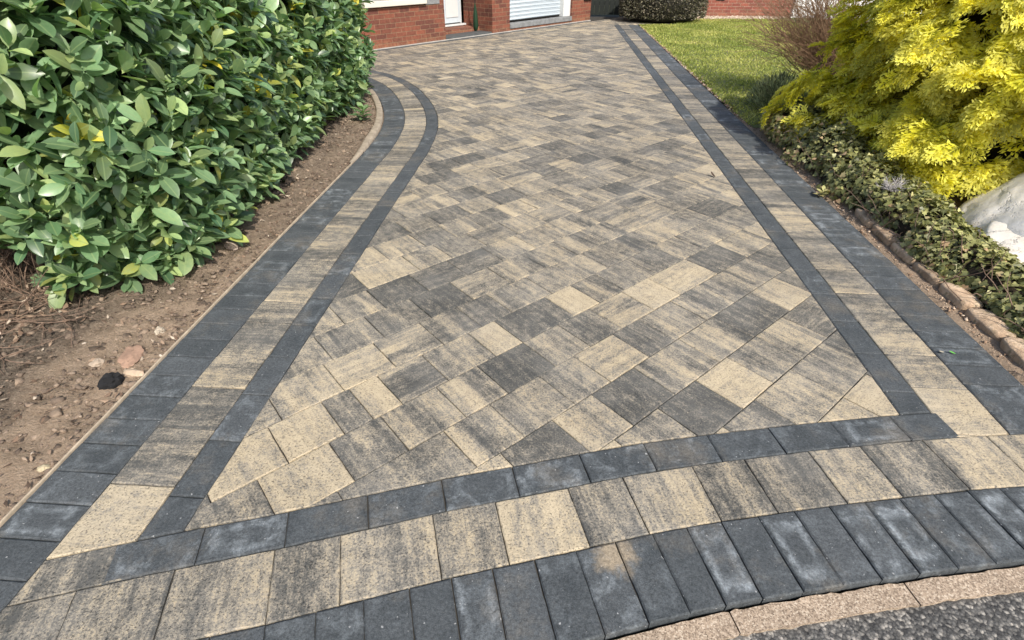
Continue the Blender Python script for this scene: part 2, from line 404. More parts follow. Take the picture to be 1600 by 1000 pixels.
# limits used for clipping: list of (curve, sign) -> keep right of LC, left of RC, left of FC
HLINE_P = HA+HN*.16; HLINE_N = HN
def field_clip(poly):
    c = np.mean(poly, axis=0)
    for cv, sgn in ((LC, -1), (RC, 1), (FC, 1)):
        for q in ([c]+[np.array(p) for p in poly] if cv is LC else [c]):
            i = cv.near(q); n = cv.N[i]*sgn; p = cv.P[i]
            if q is not c:
                if (q-p).dot(n) >= 0: continue
                i2 = cv.near((q+c)/2)
                n = cv.N[i2]*sgn; p = cv.P[i2]
            poly = clip(poly, p, n)
            if len(poly) < 3: return []
    poly = clip(poly, HLINE_P, HLINE_N)
    return poly
def inside_rough(c):
    for cv, sgn in ((LC, -1), (RC, 1), (FC, 1)):
        i = cv.near(c)
        if (c-cv.P[i]).dot(cv.N[i])*sgn < -.2: return False
    return (c-HLINE_P).dot(HLINE_N) > -.2 and c[1] < 19
pm = PM()
far_y = 16.3
for r in range(-3, 62):
    v0 = V0+VS*(r-1); v1 = v0+VS; vc = (v0+v1)/2     # row 1 = between offsets .588 and .83
    rr = random.Random(900+r)
    js, tn = SURV.get(r, ([], ''))
    seq = []
    if js:
        u = js[0]
        left = []; x = u
        while x > -4: x -= rr.choice((.24, .28, .28, .35)); left.append(x)
        js_all = left[::-1]+list(js); tones = [None]*(len(left)-1)+list(tn)
        x = js[-1]
        while x < 14: x += rr.choice((.24, .28, .28, .35)); js_all.append(x)
        for i in range(len(js_all)-1):
            k = tones[i] if i < len(tones) else None
            seq.append((js_all[i], js_all[i+1], k))
    else:
        x = -8+rr.random()*.3
        while x < 15:
            w = rr.choice((.24, .28, .28, .35)); seq.append((x, x+w, None)); x += w
    for u0, u1, k in seq:
        c = U_*(u0+u1)/2+V_*vc
        if not inside_rough(c): continue
        for (su, sv), sk in SPOT.items():
            if k is None and u0 <= su < u1 and v0 <= sv < v1: k = sk
        poly = [tuple(U_*a+V_*b) for a, b in ((u0, v0), (u1, v0), (u1, v1), (u0, v1))]
        poly = field_clip(poly)
        if len(poly) < 3: continue
        if k: t, s = TONES[k]; t += random.uniform(-.03, .03)
        else: t, s = rnd_tone(); t += .03
        sd_ = tuple(V_) if random.random() < .86 else tuple(U_)
        add_block(pm, poly, sd_, t, s)
# ---- strip beyond the end of the right border, up to the gate
for i in range(11):
    for j in range(8):
        x0 = 2.46+i*.26+(j % 2)*.12; y0 = 16.42+j*.25
        if x0 > 4.3-(j*.12): continue
        poly = [(x0, y0), (x0+.26, y0), (x0+.26, y0+.25), (x0, y0+.25)]
        poly = clip(poly, HLINE_P, HLINE_N)
        if len(poly) < 3 or (np.mean(poly, axis=0)-RC.P[-1])[0] < -.02: continue
        t, s = rnd_tone(); add_block(pm, poly, (0, 1), t, s)
drive = pm.build('driveway', [M['paver'], M['charcoal']])
tag(drive, 'multi-tone buff and grey block paving laid diagonally between dark borders', 'driveway', kind='structure')

# ---- border bands
pb = PM()
def band(cv, o0, o1, joints, tones=None, mi=0, clipf=None, along=False, sgn=1, eff=.25):
    for i in range(len(joints)-1):
        a, b = joints[i], joints[i+1]
        A = cv.at(a, sgn*o0); Bq = cv.at(b, sgn*o0); C = cv.at(b, sgn*o1); D = cv.at(a, sgn*o1)
        poly = [A, Bq, C, D]
        sd_ = np.array(D)-np.array(A); hh = np.linalg.norm(sd_); sd_ = sd_/hh
        al = np.array(Bq)-np.array(A); ww = np.linalg.norm(al); al = al/ww
        nrm = (A, al, ww, sd_, hh)
        if along: sd_ = al
        if clipf: poly = clipf(poly)
        if len(poly) < 3: continue
        if mi == 0:
            k = tones[i] if tones and i < len(tones) else None
            t, s = TONES[k] if k else rnd_tone()
            add_block(pb, poly, tuple(sd_), t, s, mi=0)
        else:
            e = random.random()
            add_block(pb, poly, tuple(sd_), random.random()**2, random.random() if e < eff else random.uniform(0, .12), mi=1, nrm=nrm,
                      rnd=random.uniform(.35, 1) if random.random() < eff*1.3 else random.uniform(0, .15), bv=.0055)
def steps(a, b, w):
    out = [a]
    while out[-1] < b: out.append(out[-1]+(w if not isinstance(w, (list, tuple)) else random.choice(w)))
    return out
def back(a, lo, w):
    out = []
    while a > lo: a -= w; out.append(a)
    return out[::-1]
# front bands are cut by the outer left charcoal band (line L1); front stops the left/right bands
def left_of_front_cut(poly):     # keep left bands' mid & inner beyond front curve
    c = np.mean(poly, axis=0); i = FC.near(c); return clip(poly, FC.P[i], FC.N[i])
def L1_cut(poly):
    c = np.mean(poly, axis=0); i = LC.near(c); p = LC.P[i]+LC.N[i]*LW[2]; return clip(poly, p, -LC.N[i])
# left bands
sl = lambda y: LC.param((np.interp(y, LC.P[:60, 1], LC.P[:60, 0]), y))
s0 = LC.param(g(265, 779)); endL = LC.S[-1]
band(LC, LW[0], LW[1], back(s0, LC.param((-1.1, .7)), .265)+steps(s0, endL, .265), mi=1, clipf=left_of_front_cut, eff=.12)
sy = lambda y: LC.param((-1.25+(y-1)*.07, y))
mj = [sy(y) for y in (.86, 1.20, 1.47, 1.70, 1.94, 2.20, 2.43, 2.64)]
band(LC, LW[1], LW[2], mj+steps(mj[-1], endL, (.24, .28))[1:], 'bMGtGMMg', clipf=lambda p: left_of_front_cut(p), along=False)
s0 = sy(.97); band(LC, LW[2], LW[3], back(s0, .3, .1375)+steps(s0, endL, .1375), mi=1, eff=.22)
# right bands
ry = lambda y: RC.param((1.66+(y-1.57)*.0789, y)); endR = RC.S[-1]
def right_cut(d):
    def f(poly):
        c = np.mean(poly, axis=0); i = FC.near(c); p = FC.P[i]-FC.N[i]*d; return clip(poly, p, FC.N[i])
    return f
s0 = ry(1.70); band(RC, RW[0], RW[1], back(s0, .5, .273)+steps(s0, endR, .273), mi=1, sgn=-1, clipf=right_cut(0), eff=.1)
mj = [ry(y) for y in (1.46, 1.72, 1.99, 2.26, 2.52, 2.80, 3.04)]
band(RC, RW[1], RW[2], [ry(1.2)]+mj+steps(mj[-1], endR, (.24, .28))[1:], 'bbMBGMm', sgn=-1, clipf=right_cut(FW[1]))
s0 = ry(1.76); band(RC, RW[2], RW[3], [ry(1.2), ry(1.49)]+steps(s0, endR, .1375), mi=1, sgn=-1, clipf=right_cut(FW[1]), eff=.45)
# front bands
fx = lambda x: FC.param((x, np.interp(x, FC.P[:, 0], FC.P[:, 1])))
iend = fx(1.80)
s0 = fx(0.0); js = [s for s in back(s0, fx(-1.34), .271)+steps(s0, iend, .271) if s < iend-.1]; js[0] = fx(-1.27)
band(FC, FW[0], FW[1], js+[iend], mi=1, sgn=-1, clipf=L1_cut, eff=.5)
band(FC, FW[0], FW[1], [fx(-1.75), fx(-1.27)], 'g', sgn=-1, clipf=L1_cut)
mjx = [-2.0, -1.66, -1.38, -1.10, -.83, -.60, -.32, -.09, .17, .40, .67, .86, 1.15, 1.37, 1.66, 1.94, 2.2, 2.47, 2.75, 3.0]
mj = [fx(x) for x in mjx]
band(FC, FW[1], FW[2], mj, 'GgGmGBmbGBGGtgBtgMmM', sgn=-1, clipf=L1_cut)
s0 = FC.param(FC.P[FC.near((.31, 1.2))])
band(FC, FW[2], FW[2]+.268, back(s0, .5, .1385)+steps(s0, fx(3.4), .1385), mi=1, sgn=-1, clipf=L1_cut, eff=.5)
# single dark course against the house step
hs = [HA+HN*.02+HX*(k*.27) for k in range(-4, 30)]
for k in range(len(hs)-1):
    A = hs[k]; Bq = hs[k+1]; poly = [tuple(A), tuple(Bq), tuple(Bq+HN*.137), tuple(A+HN*.137)]
    if A[1] < 10.9: continue
    add_block(pb, poly, tuple(HN), random.random()*.6, .1, mi=1, rnd=.2)
bord = pb.build('driveway_border', [M['paver'], M['charcoal']])
tag(bord, 'charcoal and buff border courses framing the driveway', 'border', kind='structure')
# ---- joint bed under the blocks
bm = bmesh.new()
outl = [tuple(p) for p in LC.off(LW[3]-.004)[::4] if p[1] > .2]            # going away
outl += [tuple(HA-HX*3), tuple(HA+HX*8.0), (2.4, 19.2), (4.6, 19.2), (4.6, 16.42)]
outl += [(RC.P[-1][0]+RW[3]-.004, 16.36), tuple(RC.off(-RW[3]+.004)[38]), (3.3, 1.3)]
outl += [tuple(p) for p in FC.off(-FW[2]-.262)[::-1][::4] if p[0] < 3.2]
outl = [p for p in outl]
vs = [bm.verts.new((x, y, -.011)) for x, y in outl]; f = bm.faces.new(vs); bmesh.ops.triangulate(bm, faces=[f])
me = bpy.data.meshes.new('jointing_sand'); bm.to_mesh(me); bm.free()
jb = link('jointing_sand', me, M['joint']); tag(jb, 'dark sand in the joints between the paving blocks', 'sand', kind='structure')

# ------------------------------------------------------------------ ground, road, kerb
m, N, L, B = mat('dark_soil_ground'); o = objco(N)
L.new(ramp(N, L, noise_n(N, L, o, 3, 8, .7), [(.3, (.05, .06, .02)), (.7, (.11, .12, .045))]), B.inputs['Base Color']); B.inputs['Roughness'].default_value = .95
gnd = np_mesh('ground', [(-150, -150, -.09), (150, -150, -.09), (150, 200, -.09), (-150, 200, -.09)], [(0, 1, 2, 3)], m)
tag(gnd, 'rough grassy ground around the plot', 'ground', kind='structure')
m, N, L, B = mat('asphalt'); o = objco(N)
vo = N.new('ShaderNodeTexVoronoi'); vo.inputs['Scale'].default_value = 95; L.new(o, vo.inputs['Vector'])
sepc = N.new('ShaderNodeSeparateColor'); L.new(vo.outputs['Color'], sepc.inputs[0])
c = ramp(N, L, sepc.outputs[0], [(0, (.045, .044, .042)), (.5, (.10, .097, .09)), (.78, (.18, .17, .152)), (1, (.33, .305, .265))])
c = mixc(N, L, .8, c, ramp(N, L, vo.outputs['Distance'], [(.25, 1.15), (.7, .5)]), 'MULTIPLY')
c = mixc(N, L, .7, c, ramp(N, L, noise_n(N, L, o, 5, 6, .7), [(.3, .7), (.7, 1.35)]), 'MULTIPLY')
L.new(c, B.inputs['Base Color']); B.inputs['Roughness'].default_value = .85
bump(N, L, B, mth(N, L, 'SUBTRACT', noise_n(N, L, o, 120, 4, .7), vo.outputs['Distance']), 1.0, .005)
rp = FC.off(-FW[2]-.337)
V = []; F = []
for i, p in enumerate(rp): V += [(p[0], p[1], -.032), (p[0]*1.6, -8.0, -.032)]
for i in range(len(rp)-1): F.append((2*i+1, 2*i+3, 2*i+2, 2*i))
V += [(-60, -8, -.034), (60, -8, -.034), (60, .7, -.034), (6, .7, -.034), (-60, .1, -.034), (-5, .1, -.034)]
road = np_mesh('road', V, F, m); tag(road, 'coarse grey asphalt road surface', 'road', kind='structure')
# kerb: flush pinkish concrete blocks
m, N, L, B = mat('pink_concrete_kerb'); o = objco(N)
vo = N.new('ShaderNodeTexVoronoi'); vo.inputs['Scale'].default_value = 240; L.new(o, vo.inputs['Vector'])
sepc = N.new('ShaderNodeSeparateColor'); L.new(vo.outputs['Color'], sepc.inputs[0])
c = ramp(N, L, sepc.outputs[0], [(0, (.16, .118, .082)), (.4, (.31, .235, .165)), (.8, (.42, .325, .235)), (1, (.54, .45, .34))])
c = mixc(N, L, .6, c, ramp(N, L, noise_n(N, L, o, 8, 6, .7), [(.3, .7), (.7, 1.25)]), 'MULTIPLY')
L.new(c, B.inputs['Base Color']); B.inputs['Roughness'].default_value = .9
bump(N, L, B, noise_n(N, L, o, 200, 4, .7), .7, .003)
pk = PM(); ks = steps(fx(1.16)-.62*4, fx(3.6), .62)
for a, b in zip(ks[:-1], ks[1:]):
    for q in range(24):      # small facets per curved kerb
        a2 = a+(b-a)*q/24; b2 = a+(b-a)*(q+1)/24
        ga = .003 if q == 0 else 0; gb = -.003 if q == 23 else 0
        wob = lambda s: .005*mn.noise(Vector((s*9, 3, 0)))+.006*mn.noise(Vector((s*33, 3, 0)))
        P = [FC.at(a2+ga, -FW[2]-.276+wob(a2)), FC.at(b2+gb, -FW[2]-.276+wob(b2)), FC.at(b2+gb, -FW[2]-.344+wob(b2+3)), FC.at(a2+ga, -FW[2]-.344+wob(a2+3))][::-1]
        T = [(x, y, -.020) for x, y in P]; Bo = [(x, y, -.1) for x, y in P]
        pk.face(T)
        for i in range(4): k = (i+1) % 4; pk.face([Bo[i], Bo[k], T[k], T[i]])
kb = pk.build('kerb', m); tag(kb, 'flush pinkish concrete kerb between driveway and road', 'kerb', kind='structure')

# ------------------------------------------------------------------ flower bed soil (left)
def sdist(P, pts):
    """distance of points to polyline samples and side sign (left positive) using nearest sample"""
    P = np.asarray(P); out = np.empty(len(P)); 
    N_ = normals(pts)
    for k in range(0, len(P), 4000):
        q = P[k:k+4000]; d = np.linalg.norm(q[:, None, :]-pts[None], axis=2); i = d.argmin(1)
        dv = q-pts[i]; s = np.sign((dv*N_[i]).sum(1)); out[k:k+4000] = d[np.arange(len(q)), i]*s
    return out
def vnoise(P, sc, seed=0, octv=4):
    return np.array([mn.fractal(Vector((p[0]*sc+seed, p[1]*sc, seed*.7)), .9, 2.1, octv) for p in P])
xs = np.arange(-4.4, -.9, .02); ys = np.arange(.3, 9.9, .02)
GX, GY = np.meshgrid(xs, ys); P2 = np.stack([GX.ravel(), GY.ravel()], 1)
dL = sdist(P2, LC.off(LW[3]))
keep = dL > -.08
hgt = np.clip(dL, 0, 1.2)
nz = vnoise(P2, 9, 3, 5); nz2 = vnoise(P2, 32, 8, 3); nz3 = vnoise(P2, 2.2, 5, 2)
amp = np.clip(dL/.15, .12, 1)
Z = -.012+.055*np.clip(hgt-.1, 0, 2)++.022*nz*amp+.013*nz2*amp+.016*np.clip(np.abs(vnoise(P2, 15, 60, 3))-.12, 0, .5)*amp+.02*nz3*np.clip(hgt*2, 0, 1)
Z[dL < .0] = -.06; e = (dL >= 0) & (dL < .03); Z[e] = -.012
idx = -np.ones(len(P2), int); idx[keep] = np.arange(keep.sum())
nx, ny = len(xs), len(ys); a = np.arange(nx*ny).reshape(ny, nx)
Q = np.stack([a[:-1, :-1], a[:-1, 1:], a[1:, 1:], a[1:, :-1]], -1).reshape(-1, 4); Q = idx[Q]; Q = Q[(Q >= 0).all(1)]
sand = np.clip(1-(dL-.30-.18*nz3)/.30, 0, 1)*np.clip(.85+.5*nz, 0, 1)*np.clip((4.6-P2[:, 1])/2.4, .35, 1)
m, N, L, B = mat('garden_soil'); o = objco(N)
at = nd(N, 'ShaderNodeAttribute', attribute_name='sd'); sp = N.new('ShaderNodeSeparateColor'); L.new(at.outputs[0], sp.inputs[0])
n1 = noise_n(N, L, o, 22, 10, .75); n2 = noise_n(N, L, o, 95, 6, .75)
c = ramp(N, L, mth(N, L, 'ADD', mth(N, L, 'MULTIPLY', n1, .6), mth(N, L, 'MULTIPLY', n2, .4)), [(.38, (.04, .032, .024)), (.46, (.16, .125, .093)), (.54, (.30, .238, .178)), (.66, (.48, .39, .29))])
cs = ramp(N, L, n2, [(.3, (.46, .32, .21)), (.7, (.74, .57, .41))])
c = mixc(N, L, sp.outputs[0], c, cs); L.new(c, B.inputs['Base Color']); B.inputs['Roughness'].default_value = .95; B.inputs['Specular IOR Level'].default_value = .2
bump(N, L, B, mth(N, L, 'ADD', n1, n2), 1.0, .045); M['soil'] = m
bed = np_mesh('flower_bed', np.column_stack([P2[keep], Z[keep]]), Q, m, smooth=True, attrs={'sd': np.column_stack([sand[keep]]*3)})
tag(bed, 'bare brown soil bed with sandy edge beside the driveway', 'soil', kind='structure')
def soil_z(x, y):
    d = sdist(np.array([[x, y]]), LC.off(LW[3]))[0]
    return -.012+.055*max(0, min(d, 1.2)-.1)
# right sandy strip + soil under shrubs
xs = np.arange(1.9, 7.4, .04); ys = np.arange(.9, 6.9, .04); GX, GY = np.meshgrid(xs, ys); P2 = np.stack([GX.ravel(), GY.ravel()], 1)
R0f = lambda y: 1.54+(y-.1)*.07938+.664
dR = P2[:, 0]-R0f(P2[:, 1]); keep = dR > -.06
nz = vnoise(P2, 10, 13, 5); nz2 = vnoise(P2, 30, 18, 3); Z = -.012+.05*np.clip(dR-.08, 0, 1)+(.012*nz+.005*nz2)*np.clip(dR/.1, .1, 1); Z[dR < 0] = -.06
idx = -np.ones(len(P2), int); idx[keep] = np.arange(keep.sum()); nx, ny = len(xs), len(ys); a = np.arange(nx*ny).reshape(ny, nx)
Q = np.stack([a[:-1, :-1], a[:-1, 1:], a[1:, 1:], a[1:, :-1]], -1).reshape(-1, 4); Q = idx[Q]; Q = Q[(Q >= 0).all(1)]
sand = np.clip(1.2-(dR-.07)/.14, 0, 1)
bed2 = np_mesh('shrub_bed', np.column_stack([P2[keep], Z[keep]]), Q, M['soil'], smooth=True, attrs={'sd': np.column_stack([sand[keep]]*3)})
tag(bed2, 'sandy strip and soil under the ivy and golden conifer', 'soil', kind='structure')

# ------------------------------------------------------------------ stones and litter on the bed (uncountable -> stuff)
def rock_arrays(n, pos, size, flat=.6, seed=0):
    """low-poly irregular lumps"""
    r = np.random.default_rng(seed)
    base = np.array([(1, 0, 0), (-1, 0, 0), (0, 1, 0), (0, -1, 0), (0, 0, 1), (0, 0, -1)], float)
    ft = [(0, 2, 4), (2, 1, 4), (1, 3, 4), (3, 0, 4), (2, 0, 5), (1, 2, 5), (3, 1, 5), (0, 3, 5)]
    # one subdivision
    vs = [tuple(b) for b in base]; fs = []; mid = {}
    def md(a, b):
        k = (min(a, b), max(a, b))
        if k not in mid: q = (np.array(vs[a])+np.array(vs[b])); q /= np.linalg.norm(q); vs.append(tuple(q)); mid[k] = len(vs)-1
        return mid[k]
    for a, b, c in ft:
        ab, bc, ca = md(a, b), md(b, c), md(c, a); fs += [(a, ab, ca), (ab, b, bc), (ca, bc, c), (ab, bc, ca)]
    vs = np.array(vs); fs = np.array(fs); V = []; F = []
    for i in range(n):
        q = vs*(1+r.uniform(-.42, .42, (len(vs), 1)))*np.array([1, r.uniform(.55, 1), flat*r.uniform(.7, 1.3)])*size[i]
        a = r.uniform(0, 6.28); t = r.uniform(-.3, .3)
        x = q[:, 0]*math.cos(a)-q[:, 1]*math.sin(a); y = q[:, 0]*math.sin(a)+q[:, 1]*math.cos(a)
        V.append(np.column_stack([x, y, q[:, 2]+x*t])+pos[i]); F.append(fs+i*len(vs))
    return np.concatenate(V), np.concatenate(F), len(vs)
def scatter_stones(name, n, region, zf, sz, stops, seed, label, cat):
    r = np.random.default_rng(seed); pos = []
    while len(pos) < n:
        p = region(r)
        if p is not None: pos.append((p[0], p[1], zf(*p)+.001))
    size = sz[0]+(sz[1]-sz[0])*r.random(n)**4.5
    V, F, k = rock_arrays(n, np.array(pos), size, .6, seed)
    cc = np.repeat(np.column_stack([r.random(n)]*3), k, axis=0)
    m, N, L, B = mat(name+'_stone'); a = nd(N, 'ShaderNodeAttribute', attribute_name='lc'); o = objco(N)
    c = ramp(N, L, a.outputs[0], stops); c = mixc(N, L, .6, c, ramp(N, L, noise_n(N, L, o, 60, 5, .7), [(.3, .6), (.7, 1.3)]), 'MULTIPLY')
    L.new(c, B.inputs['Base Color']); B.inputs['Roughness'].default_value = .9
    ob = np_mesh(name, V, F, m, attrs={'lc': cc}); return tag(ob, label, cat, kind='stuff')
LB = LC.off(LW[3])
def reg_left(r):
    s = r.integers(10, 235); d = r.random()**1.3*1.1+.02
    p = LB[min(s, len(LB)-1)]+LC.N[min(s, len(LB)-1)]*d
    if p[1] < .6 or p[1] > 9 or p[0] < -4.5: return None
    return p
scatter_stones('soil_crumbs', 15000, reg_left, soil_z, (.0025, .019), [(0, (.06, .043, .03)), (.5, (.17, .125, .09)), (.96, (.28, .21, .15)), (1, (.50, .43, .34))], 5, 'small soil crumbs and grit scattered over the left bed', 'soil crumbs')
def reg_right(r):
    y = 1.4+r.random()*5.2; return (R0f(y)+.02+abs(r.normal(0, .12)), y)
scatter_stones('soil_clods', 800, reg_left, lambda x, y: soil_z(x, y)-.002, (.010, .042), [(0, (.07, .05, .034)), (.5, (.16, .118, .085)), (1, (.27, .20, .14))], 15, 'larger brown earth clods lying on the left bed', 'soil clods')
scatter_stones('sandy_grit', 1100, reg_right, lambda x, y: -.008, (.003, .014), [(0, (.16, .10, .06)), (.5, (.34, .22, .14)), (1, (.58, .46, .34))], 6, 'sandy grit and crumbs along the right edge of the paving', 'grit')
def reg_lawn_edge(r):
    y = 6.2+r.random()*9.9; return (R0f(y)+.01+abs(r.normal(0, .035)), y)
scatter_stones('edge_rubble', 900, reg_lawn_edge, lambda x, y: -.004, (.006, .026), [(0, (.2, .12, .08)), (.5, (.40, .27, .19)), (1, (.6, .5, .4))], 9, 'peach coloured rubble between paving and lawn', 'rubble')
m, N, L, B = mat('dry_leaf'); a = nd(N, 'ShaderNodeAttribute', attribute_name='lc'); sp = N.new('ShaderNodeSeparateColor'); L.new(a.outputs[0], sp.inputs[0])
L.new(ramp(N, L, sp.outputs[0], [(0, (.05, .032, .02)), (.5, (.15, .095, .06)), (.85, (.30, .21, .14)), (1, (.50, .42, .32))]), B.inputs['Base Color']); B.inputs['Roughness'].default_value = .8; M['dry'] = m
def scatter_litter(name, n, region, zf, seed, label, s=(.018, .06)):
    r = np.random.default_rng(seed); V = []; F = []; C = []; b = 0
    for i in range(n):
        p = region(r)
        if p is None: continue
        L_ = r.uniform(*s); w = L_*r.uniform(.25, .5); c = L_*r.uniform(-.25, .35)
        q = np.array([(-L_/2, 0, c*.3), (0, w/2, 0), (L_/2, 0, c), (0, -w/2, 0), (0, 0, L_*.12)])
        a_ = r.uniform(0, 6.28); t, t2 = r.uniform(-.5, .5, 2)
        x = q[:, 0]*math.cos(a_)-q[:, 1]*math.sin(a_); y = q[:, 0]*math.sin(a_)+q[:, 1]*math.cos(a_)
        V.append(np.column_stack([x+p[0], y+p[1], q[:, 2]+x*t+y*t2+zf(*p)+.012+r.random()*.008])); F += [(b, b+1, b+4), (b+1, b+2, b+4), (b+2, b+3, b+4), (b+3, b, b+4)]
        C += [(r.random(),)*3]*5; b += 5
    return tag(np_mesh(name, np.concatenate(V), F, M['dry'], attrs={'lc': C}), label, 'leaf litter', kind='stuff')
def reg_litter(r):
    p = (r.uniform(-4.6, -2.35), r.uniform(1.4, 3.9)); return p if p[0] < -2.3-.25*max(0, 2.2-p[1])*2 else None
scatter_litter('leaf_litter', 3600, reg_litter, soil_z, 21, 'dead brown leaves heaped under the hedge at the left edge')
scatter_litter('bed_litter', 1500, lambda r: (lambda p: p if p is not None else None)(reg_left(r)), soil_z, 22, 'scattered dry leaf bits and bark on the left soil', (.012, .045))
scatter_litter('ivy_litter', 900, lambda r: (lambda y: (R0f(y)+.12+r.random()*.3, y))(r.uniform(1.3, 4.6)), lambda x, y: .0, 23, 'dry brown leaves caught below the ivy', (.02, .05))
# E: stray countable stones
def one_rock(name, x, y, z, s, flat, c, label, cat, seed, sub=3, rough=.9, nsc=2.2, amp=.35):
    bm = bmesh.new(); bmesh.ops.create_icosphere(bm, subdivisions=sub, radius=1)
    for v in bm.verts:
        d = v.co.normalized(); k = 1+amp*mn.fractal(d*nsc+Vector((seed, seed*2, 0)), 1, 2, 4)
        v.co = Vector((d.x*s[0]*k, d.y*s[1]*k, d.z*flat*k))
    me = bpy.data.meshes.new(name); bm.to_mesh(me); bm.free()
    ob = link(name, me, plain(name+'_surface', c, rough, .4, 20, .5, .004)); ob.location = (x, y, z)
    ob.rotation_euler = (0, 0, seed); return tag(ob, label, cat)
def gz(px, py): q = g(px, py); return q[0], q[1], soil_z(*q)
x, y, z = gz(175, 600); one_rock('charred_lump', x, y, z+.022, (.05, .035), .042, (.012, .012, .013), 'black charred lump lying on the left soil bed', 'lump', 1)
x, y, z = gz(205, 556); one_rock('flat_stone', x, y, z+.008, (.085, .05), .02, (.36, .23, .16), 'flat peach pink stone on the soil just behind the black lump', 'stone', 2, nsc=1.4)
x, y, z = gz(207, 582); one_rock('pale_stone', x, y, z+.01, (.05, .022), .02, (.50, .38, .27), 'long pale cream stone touching the black lump', 'stone', 3, nsc=1.4)
x, y, z = gz(152, 570); one_rock('pale_stone', x, y, z+.01, (.028, .024), .02, (.40, .32, .24), 'small round cream stone left of the black lump', 'stone', 4, nsc=1.4)
x, y, z = gz(250, 518); one_rock('pale_stone', x, y, z+.01, (.032, .022), .024, (.44, .37, .28), 'angular whitish stone on the soil below the hedge tip', 'stone', 5, nsc=1.4)
x, y, z = gz(362, 386); one_rock('pale_stone', x, y, z+.012, (.05, .03), .03, (.38, .30, .25), 'rounded grey brown stone tucked under the hedge', 'stone', 6, nsc=1.4)
x, y, z = gz(66, 730); one_rock('pale_stone', x, y, z+.006, (.02, .015), .012, (.45, .38, .25), 'lone tan pebble low on the left soil', 'stone', 7, nsc=1.4)

# ------------------------------------------------------------------ edging on the left
def sweep(name, cv, sA, sB, o0, o1, z0, z1, m_, label, cat, wob=.003, ds=.06):
    V = []; F = []; n = int((sB-sA)/ds)
    for i in range(n+1):
        s = sA+(sB-sA)*i/n; w = wob*mn.noise(Vector((s*4, o0*9, 0)))
        a = cv.at(s, o0+w); b = cv.at(s, o1+w*1.3); tp = min(1, .12+(s-sA)/.9) if z1 > .02 else 1; o1_ = o0+(o1-o0)*(.35+.65*tp); b = cv.at(s, o1_+w*1.3); zz = z1*tp+wob*mn.noise(Vector((s*5, 7, 0)))
        e = .15*(o1-o0); a2 = cv.at(s, o0+e+w); b2 = cv.at(s, (o1_ if z1 > .02 else o1)-e+w)
        V += [(*a, z0), (*a, zz-.004), (*a2, zz), (*b2, zz), (*b, zz-.004), (*b, z0)]
    for i in range(n):
        for k in range(5): F.append((i*6+k, i*6+k+1, i*6+k+7, i*6+k+6))
    ob = np_mesh(name, V, F, m_); return tag(ob, label, cat)
sB = LC.param((-.9, 6.3))
sweep('kerb_edging', LC, LC.param((-.83, 4.75)), LC.param((-3.3, 10.0)), LW[3]+.012, LW[3]+.085, -.05, .03, M['timber'], 'pale curved concrete edging between soil bed and dark curved border', 'edging')
sweep('timber_edging', LC, LC.param((-1.15, .7)), LC.param((-.83, 4.74)), LW[3]+.005, LW[3]+.013, -.05, .004, M['stripwood'], 'thin straight pale timber edging along the soil bed', 'edging', .002)

# ------------------------------------------------------------------ lawn
xs = np.arange(2.5, 9.4, .12); ys = np.arange(6.0, 18.3, .12); GX, GY = np.meshgrid(xs, ys); P2 = np.stack([GX.ravel(), GY.ravel()], 1)
dR = P2[:, 0]-R0f(P2[:, 1]); keep = dR > .0; Z = -.012+.014*np.clip(dR/.1, 0, 1)+.006*vnoise(P2, 2, 30, 3)
P2k = P2.copy(); idx = -np.ones(len(P2), int); idx[keep] = np.arange(keep.sum()); nx, ny = len(xs), len(ys); a = np.arange(nx*ny).reshape(ny, nx)
Q = np.stack([a[:-1, :-1], a[:-1, 1:], a[1:, 1:], a[1:, :-1]], -1).reshape(-1, 4); Q = idx[Q]; Q = Q[(Q >= 0).all(1)]
m, N, L, B = mat('lawn_soil'); o = objco(N)
L.new(ramp(N, L, noise_n(N, L, o, 9, 8, .7), [(.3, (.07, .09, .02)), (.7, (.16, .17, .05))]), B.inputs['Base Color']); B.inputs['Roughness'].default_value = .95
lawn = np_mesh('lawn', np.column_stack([P2[keep], Z[keep]]), Q, m, smooth=True); tag(lawn, 'short green lawn right of the driveway', 'lawn', kind='structure')
n = 90000; yy = 6.1+(17.9-6.1)*rng.random(n)**1.15; xx = R0f(yy)+.03+rng.random(n)*(5.8-.12*(yy-6))
okk = ~((yy > 16.4) & (xx < 4.6)); xx, yy = xx[okk], yy[okk]; n = len(xx)
hh = rng.uniform(.012, .034, n); ww = .004+.0007*yy*rng.uniform(.6, 1.3, n); th = rng.uniform(0, 6.28, n); lx = rng.normal(0, .018, n); ly = rng.normal(0, .018, n)
V = np.empty((n, 3, 3)); V[:, 0] = np.stack([xx-np.cos(th)*ww, yy-np.sin(th)*ww, np.zeros(n)], 1); V[:, 1] = np.stack([xx+np.cos(th)*ww, yy+np.sin(th)*ww, np.zeros(n)], 1)
V[:, 2] = np.stack([xx+lx, yy+ly, hh], 1)
pn = vnoise(np.stack([xx, yy], 1), 1.1, 40, 3)
lc = np.clip(.45+.35*pn+rng.normal(0, .16, n), 0, 1); C = np.repeat(np.stack([lc, rng.random(n)*.6+.2, lc], 1), 3, axis=0)
gm = leaf_mat('grass_blades', [(0, (.15, .20, .04)), (.4, (.31, .345, .09)), (.7, (.46, .45, .14)), (1, (.58, .52, .22))], .6, .3, .2, vein=False)
grass = np_mesh('grass', V.reshape(-1, 3), np.arange(3*n).reshape(-1, 3), gm, attrs={'lc': C}); tag(grass, 'short mown grass blades covering the lawn', 'grass', kind='stuff')

